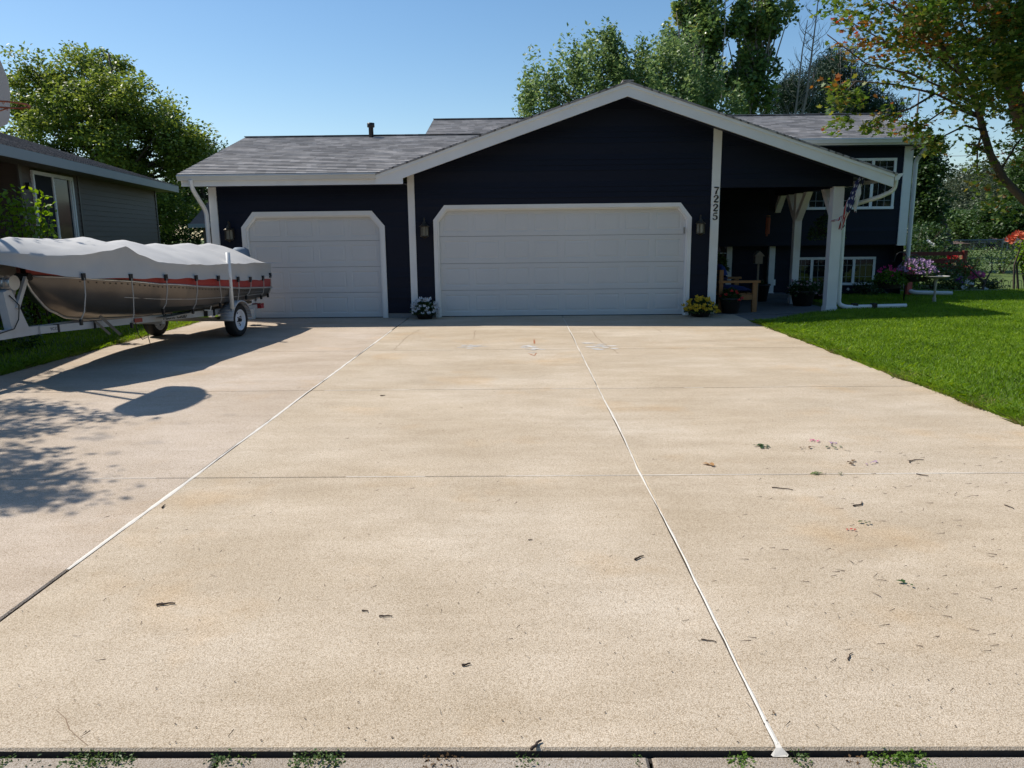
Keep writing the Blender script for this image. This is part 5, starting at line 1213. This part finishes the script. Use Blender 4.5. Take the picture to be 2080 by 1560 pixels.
leaves("crown", P, .051, L_RED, mt, STAR, .55, jitter=.4)
aut = []
for x, y, Yd in ((1745, 60, 8.9), (1770, 85, 8.8), (1730, 85, 9), (1850, 35, 8.7), (1865, 60, 8.7), (1880, 75, 8.6), (1895, 95, 8.6), (1840, 80, 8.8), (1790, 110, 8.9), (1760, 120, 9), (1815, 95, 8.8), (1860, 90, 8.6), (1880, 50, 8.7), (2010, 10, 8.6), (2025, 35, 8.6), (1690, 170, 9), (1800, 10, 8.9)):
    aut.append(np.array(atY(x, y, Yd - .15)) + tnorm((17, 3)) * np.array((.13, .12, .07)))
leaves("autumn_leaves", np.concatenate(aut), .052, leaf_mat("rust_leaf", [(.12, .14, .03), (.24, .15, .035), (.34, .13, .035), (.30, .07, .03)], .4, .5, .2), mt, STAR, .5, jitter=.4)

# shrub with bright young shoots behind the boat
t = thing("shrub", "bright yellow green shrub with upright shoots behind the boat bow", "shrub", (-8.0, 12.6, 0)); mb = MB(); Pt = []
for px, py in ((28, 378), (45, 392), (86, 392), (12, 405), (66, 425), (100, 440), (-8, 400), (40, 430)):
    e = atY(px, py, 12.6 + random.uniform(-.3, .3)); b0 = Vector((-8.0 + random.uniform(-.25, .25), 12.6, 0)); m = Vector((b0.x + (e.x - b0.x) * .6, e.y, e.z * .5))
    Q = [b0, m, m.lerp(e, .5) + Vector((.02, 0, .02)), e]; mb.tube(Q, [.02, .014, .009, .004], 5)
    for a, b in zip(Q[:-1], Q[1:]):
        for k in range(12): Pt.append(np.array(a.lerp(b, k / 12)) + RNG.normal(size=(5, 3)) * .055)
mb.build("stems", TWIGM, t, True, fixn=False); leaves("foliage", np.concatenate(Pt), .09, L_YEL, t, KITE, .3, upward=.6)
t = thing("shrub", "dark leafy bush in shade under the boat bow", "shrub", (-7.8, 10.8, 0)); leaves("foliage", half_ball(1500, (-7.8, 10.9, 0), .75, .95), .07, L_DARK, t, KITE, .4)
MB().tube([(-7.8, 10.9, 0), (-7.8, 10.9, .6)], .02, 6).build("stems", TWIGM, t)
# foundation planting along the brown house
for i, (u, v, r, lab) in enumerate(((-9.8, -.1, .7, "dark round bush by the corner of the brown house"), (-7.6, .0, .6, "low dark bush under the window of the brown house"), (-3.5, -.2, .6, "dark bush by the far end of the brown house wall"))):
    q = NF + nd * u + Vector((nd.y, -nd.x, 0)) * (.25 - v); t = thing("shrub", lab, "shrub", (q.x, q.y, 0), 0, "bushes along the brown house"); leaves("foliage", half_ball(900, (q.x, q.y, 0), r, r * 1.2), .08, L_DARK, t)
    MB().tube([(q.x, q.y, 0), (q.x, q.y, r * .7)], .02, 6).build("stems", TWIGM, t)

# ------------------------------------------------------------------ garden at the right of the house
# bird bath
q = atZ(1897, 613, .085); bbx, bby = q.x, q.y
t = thing("bird_bath", "pale shallow bird bath on a slender turned pedestal", "bird bath", (bbx, bby, .07)); zt = atY(1897, 562, bby).z
MB().lathe([(.001, zt - .035), (.16, zt - .03), (.235, zt - .005), (.262, zt + .012), (.255, zt + .018), (.21, zt), (.001, zt - .022)], (bbx, bby, 0), 28).build("bowl", STONE, t, True)
MB().lathe([(.075, .06), (.06, .09), (.030, .12), (.042, .15), (.026, .20), (.022, zt * .6), (.030, zt - .16), (.026, zt - .12), (.05, zt - .04)], (bbx, bby, 0), 14).build("pedestal", STONE, t, True)
# shepherd hooks with hanging baskets
def hook(label, px, ptop, base_py, Yoff, dirx, name="shepherd_hook"):
    b = atZ(px, base_py, .08); top = atY(px, ptop, b.y); t = thing(name, label, "plant hook", b, 0, "shepherd hooks in the flower bed")
    r = .13; P = [b, Vector((b.x, b.y, top.z - r))] + [Vector((b.x + dirx * (r - r * math.cos(a)), b.y, top.z - r + r * math.sin(a))) for a in [math.pi * k / 10 for k in range(1, 11)]]
    e = P[-1]; P += [e + Vector((dirx * .02, 0, -.08)), e + Vector((dirx * .07, 0, -.06))]
    MB().tube(P, .009, 7).build("rod", BLACK, t, True); return e, b
e1, b1 = hook("black shepherd hook beside the house corner, the left one", 1835, 512, 610, 0, -1)
e1, b1 = hook("black shepherd hook holding the flower basket, the right one", 1836, 517, 613, 0, 1)
q = atY(1806, 548, b1.y - .15)
def basket(label, px, py, Y, r, cols, lm, n):
    c = atY(px, py, Y); t = thing("flower_basket", label, "flower basket", (c.x, c.y, c.z - .2), 0, "flower baskets by the house corner")
    MB().lathe([(.001, c.z - .20), (r * .6, c.z - .18), (r * .85, c.z - .02), (.001, c.z - .03)], (c.x, c.y, 0), 16).build("basket", TERRA, t)
    leaves("foliage", half_ball(n, c, r, r * .62, -.45), .06, lm, t, KITE, .4)
    for m, (dx, dz, rr_, nn, bs) in cols: cloud_mesh("blooms", m, blooms(half_ball(nn, c + Vector((dx, -.02, dz)), rr_, rr_ * .6, -.2), bs), 4, t, quads=[(0, 1, 2, 3)])
basket("basket of lime foliage with magenta flowers left of the hooks", 1808, 568, 17.0, .34, [(P_MAG, (-.02, .10, .30, 22, .05))], L_LIME, 900)
basket("basket of lavender and pink flowers right of the hooks", 1858, 554, 17.05, .42, [(P_LAV, (.02, .05, .42, 170, .042)), (P_PINK, (-.18, .0, .22, 26, .05)), (P_RED, (-.12, -.12, .16, 10, .05))], L_PLANT, 700)
# red post
c = atZ(1868, 603, .08); MB_ = MB(); MB_.box(c.x - .06, c.x + .06, c.y + .5, c.y + .62, .0, .50); MB_.box(c.x - .065, c.x + .065, c.y + .495, c.y + .625, .48, .51)
tag(MB_.build("garden_post", M("faded_red_paint", (.42, .085, .06), .6, .2, 8)), "short faded red post under the flower baskets", "post")
# raised bed edging
tag(MB().box(9.4, 12.3, 19.75, 19.85, -.02, .10).build("bed_edging", STONE), "low pale stone edging of the flower bed", "edging")
# red rail fence with roses
rf = thing("garden_bench", "dark red slatted garden bench among the roses", "bench", (11.0, 21.4, 0)); REDW = M("dark_red_paint", (.16, .022, .018), .55, .2, 6)
for xx in (9.75, 12.05): MB().box(xx - .05, xx + .05, 21.3, 21.4, 0, 1.05).build("leg", REDW, rf); MB().box(xx - .04, xx + .04, 20.85, 20.93, 0, .6).build("leg", REDW, rf); MB().box(xx - .05, xx + .05, 20.85, 21.3, .6, .65).build("armrest", REDW, rf)
for z in (.55, .72, .92): MB().box(9.8, 12.0, 21.33, 21.36, z, z + .10).build("back_slat", REDW, rf)
MB().box(9.8, 12.0, 20.88, 21.3, .40, .44).build("seat", REDW, rf)
def bush(label, x, y, r, h, lm, cols, n=700, ls=.07, cat="plant", group="flowering plants in the side garden", name="flowering_plant"):
    t = thing(name, label, cat, (x, y, 0), 0, group); mb = MB()
    for k in range(7): a = k * .9; mb.tube([(x, y, 0), (x + .3 * r * math.cos(a), y + .3 * r * math.sin(a), h * .5), (x + .8 * r * math.cos(a), y + .8 * r * math.sin(a), h * .95)], [.012, .008, .004], 4)
    mb.build("stems", TWIGM, t, fixn=False)
    d = RNG.normal(size=(n, 3)); d /= np.linalg.norm(d, axis=1)[:, None]; Pq = np.array((x, y, h * .52)) + d * np.array((r, r, h * .5)) * RNG.uniform(.3, 1.05, (n, 1)); leaves("foliage", Pq, ls, lm, t, KITE, .3)
    for m, plist, bs in cols:
        Q = np.array([tuple(atY(px, py, y - r * .6)) for px, py in plist]); Q = np.repeat(Q, 7, 0) + RNG.normal(size=(len(Q) * 7, 3)) * bs * .45
        cloud_mesh("blooms", m, blooms(Q, bs, 5), 4, t, quads=[(0, 1, 2, 3)])
bush("rose bush with red and cream blooms behind the red bench", 11.1, 22.2, 1.15, 1.25, L_DARK, [(P_RED, [(1928, 526), (1939, 523), (1925, 531), (1916, 531)], .075), (P_CREAM, [(1944, 529), (1949, 533), (1951, 526)], .09), (P_RED, [(1921, 556), (1912, 558)], .05)], 1300)
bush("tall dahlia with pink blooms right of the bird bath", 11.6, 20.6, .55, .92, L_PLANT, [(P_PINK, [(1980, 559), (1974, 566), (1993, 562)], .085)], 800)
bush("dahlia with purple blooms right of the bird bath pedestal", 10.75, 20.4, .50, .75, L_PLANT, [(P_PUR, [(1944, 570), (1949, 570)], .075)], 750)
bush("low plant with white blooms at the bed edging", 11.2, 20.1, .5, .48, L_PLANT, [(P_WHITE, [(1966, 577), (1956, 586)], .07)], 600)
bush("low plant with one white bloom at the right end of the bed", 12.15, 20.2, .38, .38, L_DARK, [(P_WHITE, [(1999, 590)], .06)], 420)
bush("green leafy plant left of the bed beside the bird bath", 9.95, 20.1, .38, .55, L_LIME, [], 420)
bush("dark shrub by the lower window right of the porch downspout", 8.35, 18.7, .40, .42, L_DARK, [], 420, group="low plants under the window")
bush("dark low plant under the low window behind the downspout", 7.35, 18.7, .36, .36, L_DARK, [(P_WHITE, [(1722, 588)], .03)], 320, group="low plants under the window")
bush("leafy shrub row in front of the brown roofed house, nearest the bench", 12.7, 25.5, 1.1, 1.75, L_DARK, [(P_WHITE, [(1885, 492), (1893, 497)], .06)], 1500, .09, "shrub", "shrubs before the brown roofed house", "shrub")
bush("loose greyish shrub in front of the brown roofed house, right of the first", 15.0, 26.5, 1.0, 1.12, L_HEDGE, [], 900, .09, "shrub", "shrubs before the brown roofed house", "shrub")
bush("sprawling shrub by the chain link fence", 16.9, 27.5, 1.0, 1.2, L_PLANT, [], 800, .09, "shrub", "shrubs before the brown roofed house", "shrub")
# vine covered arch at the right edge
t = thing("trumpet_vine", "yellow green climbing vine with coral flowers at the right edge", "vine", (12.75, 19.9, 0)); mb = MB()
for dx in (-.30, -.1, .25): mb.tube([(12.75 + dx * .6, 19.9, 0), (12.6 + dx * .3, 19.9, .7), (12.95 + dx, 19.9, 1.35)], [.03, .025, .015], 6)
mb.tube([(11.7, 19.8, .03), (11.75, 19.8, .28), (11.35, 19.8, .62), (11.15, 19.8, .85)], [.04, .03, .018, .008], 6); mb.tube([(11.75, 19.8, .28), (11.9, 19.8, .62), (11.85, 19.8, .95)], [.025, .015, .006], 6)
mb.build("stems", BARK, t, fixn=False)
d = in_ellipsoids([(12.85, 19.9, 1.15, .32, .3, .42), (12.75, 19.9, .75, .2, .2, .35), (13.2, 19.9, 1.3, .4, .3, .3)], 1100, .3); leaves("foliage", d, .085, L_YEL, t, KITE, .2)
Q = np.array([tuple(atY(px, py, 19.6)) for px, py in ((2056, 483), (2064, 480), (2072, 477), (2052, 487), (2080, 478))]); Q = np.repeat(Q, 7, 0) + RNG.normal(size=(35, 3)) * .05; cloud_mesh("blooms", P_ORA, blooms(Q, .085, 5), 4, t, quads=[(0, 1, 2, 3)])
# little wire border, chain link fence
wb = MB(); x = 12.35
while x < 14.6:
    wb.tube([(x, 20.0, -.02), (x, 20.0, .26)] + [(x + .06 - .06 * math.cos(a), 20.0, .26 + .06 * math.sin(a)) for a in (.5, 1.0, 1.57, 2.1, 2.6)] + [(x + .12, 20.0, .26), (x + .12, 20.0, -.02)], .006, 5); x += .17
tag(wb.build("wire_border", BLACK, fixn=False), "low black wire hoop border at the bed end", "border fence")
cf = thing("chain_link_fence", "grey chain link fence behind the flower garden", "fence", (18, 29.0, 0)); STEEL = M("galvanised_steel", (.22, .23, .23), .45, .12, 20, metal=.6)
for k in range(8): MB().tube([(10.5 + 2.4 * k, 29, 0), (10.5 + 2.4 * k, 29, 1.24)], .03, 8).build("post", STEEL, cf)
MB().tube([(10.5, 29, 1.22), (27.3, 29, 1.22)], .022, 8).build("top_rail", STEEL, cf)
mb = MB()
for k in range(-12, 168):
    x = 10.5 + k * .10
    for sg in (1, -1):
        a, b = (x, .03), (x + 1.18, 1.21)
        if sg < 0: a, b = (x + 1.18, .03), (x, 1.21)
        if min(a[0], b[0]) > 10.45 and max(a[0], b[0]) < 27.3: mb.bar((a[0], 29 + .004 * sg, a[1]), (b[0], 29 + .004 * sg, b[1]), .005, .005, up=(0, 1, 0))
mb.build("mesh", STEEL, cf, fixn=False)
# brown roofed house across the gardens
bh = thing("brown_roofed_house", "low house with a brown roof beyond the gardens", "house", (37, 66, 0)); a = atY(1905, 489, 62); b = atY(2002, 489, 62); rz_ = atY(1950, 477.5, 66).z; ez = a.z - .25
MB().prism([(a.x - 1, 62, ez), (a.x - 1, 66, rz_), (a.x - 1, 70, ez)], (b.x - a.x + 6, 0, 0)).build("roof", M("brown_roof_far", (.13, .085, .072), .9, .15, 3), bh)
MB().box(a.x - .4, b.x + 4.4, 62.6, 69.4, 0, ez + .1).build("wall", M("tan_wall", (.22, .15, .11), .8, .12, 2), bh)
c = atY(1953, 474, 66); MB().tube([(c.x, 66, rz_ - .3), (c.x, 66, rz_ + .45)], .14, 10).build("vent_pipe", GREYWH, bh)
for px in (1998, 2022):
    c = atY(px, 507, 62.6); f_ = MB(); f_.box(c.x - .9, c.x + .9, 62.5, 62.6, c.z - .65, c.z + .6); wn_ = f_.build("window", WHITE, bh); MB().box(c.x - .8, c.x - .05, 62.48, 62.5, c.z - .5, c.z + .5).build("pane", GLASS, wn_); MB().box(c.x + .05, c.x + .8, 62.48, 62.5, c.z - .5, c.z + .5).build("pane", GLASS, wn_)
# overhead wires
for (y0, y1), lab in (((309, 300), "thin overhead wire right of the house, uppermost of three"), ((330, 320), "thin overhead wire right of the house, middle of three"), ((338, 329), "thin overhead wire right of the house, lowest of three")):
    p, q = atY(1870, y0 + 3, 33), atY(2100, y1 - 4, 31); p = p + (p - q) * .1; q = q + (q - p) * .3
    P = [p.lerp(q, i / 10) + Vector((0, 0, -.9 * (i / 10) * (1 - i / 10))) for i in range(11)]
    tag(MB().tube(P, .011, 5).build("overhead_wire", M("grey_wire", (.28, .28, .29), .5)), lab, "wire", "overhead wires")

# ------------------------------------------------------------------ litter on the driveway and weeds in the gap
def twig(label, x0, y0, x1, y1, r=.004, fork=False, bend=.12):
    a, b = atZ(x0, y0), atZ(x1, y1); d = b - a; n = Vector((-d.y, d.x, 0)); P = []
    for i in range(7):
        u = i / 6; P.append(a.lerp(b, u) + n * bend * math.sin(u * 3.1 + label.__len__()) * .5 + n * .04 * math.sin(u * 11) + Vector((0, 0, r * .9 + .002)))
    mb = MB(); mb.tube(P, [r * (1 - .45 * i / 6) for i in range(7)], 6)
    if fork: q = P[2]; mb.tube([q, q + n * .16 - d * .10 + Vector((0, 0, .002))], [r * .8, r * .4], 5)
    tag(mb.build("twig", TWIGM, smooth=True, fixn=False), label, "twig", "twigs lying on the driveway")
for a in (("forked brown twig on the left slab near the bottom", 318, 1231, 356, 1228, .0055, True), ("thin straight twig lowest of the two near the middle left", 770, 1254, 797, 1253, .0038), ("small broken twig just above the thin straight one", 735, 1242, 748, 1243, .0035),
          ("curled reddish twig low in the middle slab", 938, 1352, 956, 1351, .0045, False, .3), ("short dark twig beside the right joint", 1290, 1139, 1306, 1131, .0055), ("tiny twig in the centre of the middle slab", 1073, 1098, 1082, 1097, .003),
          ("long thin twig on the right slab below the crossing joint", 1568, 992, 1611, 996, .004), ("hooked dark twig on the right slab", 1738, 1030, 1744, 1020, .005, False, .5), ("dark stick lying along the right crossing joint", 1861, 964, 1886, 968, .0042),
          ("faint twig at the right edge of the driveway", 2040, 1027, 2060, 1035, .0035), ("stick poking up out of the gap at the street edge", 1078, 1525, 1100, 1508, .006), ("small curved twig near the left joint", 329, 1033, 336, 1027, .005),
          ("thin twig low on the right slab", 1722, 1342, 1731, 1328, .003), ("pale straw twig near the right joint bottom", 1425, 1300, 1455, 1306, .003), ("dark chip of twig high on the right slab", 773, 805, 782, 804, .006), ("reddish twig scrap beside the drive crossing", 1848, 941, 1875, 935, .004, True, .4)):
    twig(*a)
def leaf_litter(name, label, px, py, w, mat, n=6, flat=True, cat="leaf", group="leaves and petals on the driveway"):
    c = atZ(px, py, .004); k = w; P = np.array(c) + RNG.normal(size=(n, 3)) * np.array((k * .5, k * .5, .0)); P[:, 2] = .006 + .006 * RNG.random(n)
    o = cloud_mesh(name, mat, scatter(P, k * .9, KITE, 6.0), 4, quads=KITE[1]); tag(o, label, cat, group)
BROWNLEAF = leaf_mat("dry_leaf", [(.08, .045, .02), (.14, .08, .03)], .15, .7)
leaf_litter("leaf", "dark green leaf on the right slab", 1548, 906, .045, L_DARK, 14)
leaf_litter("petals", "scatter of crushed pink petals on the right slab", 1658, 896, .030, P_PINK, 6, cat="petals")
leaf_litter("petals", "mauve petals beside the crushed pink ones", 1690, 899, .030, P_LAV, 6, cat="petals")
leaf_litter("leaf", "dark curled leaf just below the mauve petals", 1693, 907, .045, L_DARK, 5)
leaf_litter("leaf", "brown leaf scrap left of the petals", 1636, 910, .035, BROWNLEAF, 4)
leaf_litter("leaf", "brown flower scrap below the petals", 1725, 940, .04, BROWNLEAF, 5)
leaf_litter("petals", "faint purple petal right of the brown flower scrap", 1772, 941, .035, P_LAV, 4, cat="petals")
leaf_litter("leaf", "green sprig on the crossing joint", 1665, 962, .04, L_PLANT, 6)
leaf_litter("leaf", "dark crumb on the crossing joint right of the sprig", 1709, 964, .025, L_DARK, 4)
leaf_litter("petals", "single red petal on the right slab", 1729, 1076, .022, P_RED, 4, cat="petals")
leaf_litter("leaf", "curled green leaf above the red petal", 1758, 1061, .03, L_DARK, 4)
leaf_litter("leaf", "small dark leaf on the lower right slab", 1836, 1185, .03, L_DARK, 4)
leaf_litter("leaf", "orange brown leaf smudge left of the crossing joint", 1447, 946, .05, leaf_mat("orange_leaf", [(.36, .19, .07), (.42, .24, .1)], .1, .8), 5)
leaf_litter("leaf", "tan leaf at the lawn edge beside the driveway", 1664, 700, .06, leaf_mat("tan_leaf", [(.40, .27, .15), (.5, .35, .2)], .2, .7), 3)
leaf_litter("leaf", "dark seed pod on the bottom right slab", 1569, 1447, .012, BROWNLEAF, 3)
# fine needles and clippings, past counting
Pn = []
for k in range(105):
    x = 1500 + 560 * rr.random() ** .8; y = 905 + 420 * rr.random(); c = atZ(x, y); a = rr.gauss(0, .5); l = rr.uniform(.006, .026); Pn.append((c, a, l))
for k in range(130):
    c = atZ(rr.uniform(60, 2050), rr.uniform(690, 1500)); Pn.append((c, rr.uniform(0, 3.1), rr.uniform(.006, .02)))
V = []
for c, a, l in Pn:
    if not (DL < c.x < DR): continue
    d = Vector((math.cos(a), math.sin(a), 0)) * l; n = Vector((-d.y, d.x, 0)).normalized() * .0009; z = Vector((0, 0, .004)); V += [c + z - d - n, c + z + d - n, c + z + d + n + Vector((0, 0, .003)), c + z - d + n]
tag(cloud_mesh("clippings", TWIGM, np.array([tuple(v) for v in V]), 4), "fine brown needles and clippings scattered on the concrete", "clippings", None, "stuff")
V = []
for k in range(420):
    c = atZ(rr.uniform(0, 2080), rr.uniform(700, 1515)); r = rr.uniform(.0015, .0042)
    if DL < c.x < DR:
        for j in range(6): a = j * 1.047; V.append((c.x + r * math.cos(a), c.y + r * math.sin(a) * .8, .004))
tag(cloud_mesh("crumbs", TWIGM, np.array(V), 6), "tiny dark crumbs of soil scattered on the concrete", "crumbs", None, "stuff")
def weed(label, px0, px1, dens, lm, hgt):
    a, b = atZ(px0, 1532), atZ(px1, 1532); n = int(max(30, (b.x - a.x) * dens * 1.5)); X = RNG.uniform(a.x, b.x, n); mid = (a.x + b.x) / 2
    t = thing("weed", label, "weed", (mid, 2.125, -.06), 0, "weeds growing in the gap at the street edge")
    P = np.stack([X, 2.125 + RNG.normal(size=n) * .022, -.02 + RNG.random(n) * hgt * .6 * (1 - .7 * np.abs(X - mid) / max(b.x - mid, .01))], 1); leaves("leaves", P, .0105, lm, t, KITE, .3, jitter=.5, upward=.4)
    mb = MB()
    for k in range(max(4, n // 14)): i = rr.randrange(n); mb.tube([(float(X[i]) + rr.uniform(-.02, .02), 2.125, -.07), tuple(map(float, P[i]))], [.0014, .0008], 4)
    mb.build("stems", L_PLANT, t, fixn=False)
for a in (("weed tuft at the far left end of the gap", 0, 32, 900, L_PLANT, .03), ("sparse weed second from the left in the gap", 40, 110, 350, L_DARK, .02), ("long dense weed patch in the gap at left", 130, 282, 1300, L_PLANT, .045), ("spiky weed patch left of centre in the gap", 418, 520, 600, L_PLANT, .035),
          ("dense weed tuft left of centre in the gap", 590, 700, 1300, L_PLANT, .05), ("dry brown weed sprig near the centre of the gap", 855, 935, 450, BROWNLEAF, .035), ("weed tuft at the foot of the stick in the gap", 1045, 1112, 700, L_PLANT, .03),
          ("tiny weed right of the stick in the gap", 1285, 1305, 900, L_PLANT, .02), ("bright weed tuft left of the sealed joint", 1475, 1530, 1300, L_LIME, .035), ("mixed weed tuft right of the sealed joint", 1598, 1648, 1000, L_PLANT, .04),
          ("dense bright green weed patch at right in the gap", 1760, 1888, 1500, L_LIME, .05), ("faint weed before the right patch", 1715, 1755, 500, BROWNLEAF, .02)):
    weed(*a)

# trees across the street, seen only as dark reflections in the window glass
for i, (x, y, h) in enumerate(((-34, -26, 11), (-20, -31, 13), (-7, -27, 11.5), (6, -30, 13), (18, -25, 10.5), (31, -29, 12.5), (45, -26, 11))):
    if i == 0:
        ta = tree("street_tree", "leafy tree across the street mirrored in the house windows", (x, y, 0), [(x, y, 6.5, 5.5, 4, 4.2), (x + 3, y, 4, 4, 3, 3), (x - 3, y, 4, 4, 3, 3)], 90, 110, 1.0, .42, L_HEDGE, BARK, .3, group="trees across the street")
    else:
        c = ta.copy(); COL.objects.link(c); c.location = (x, y, 0); c.scale = (1.25, 1, h / 10.5)
        for ch in list(ta.children): d = ch.copy(); COL.objects.link(d); d.parent = c
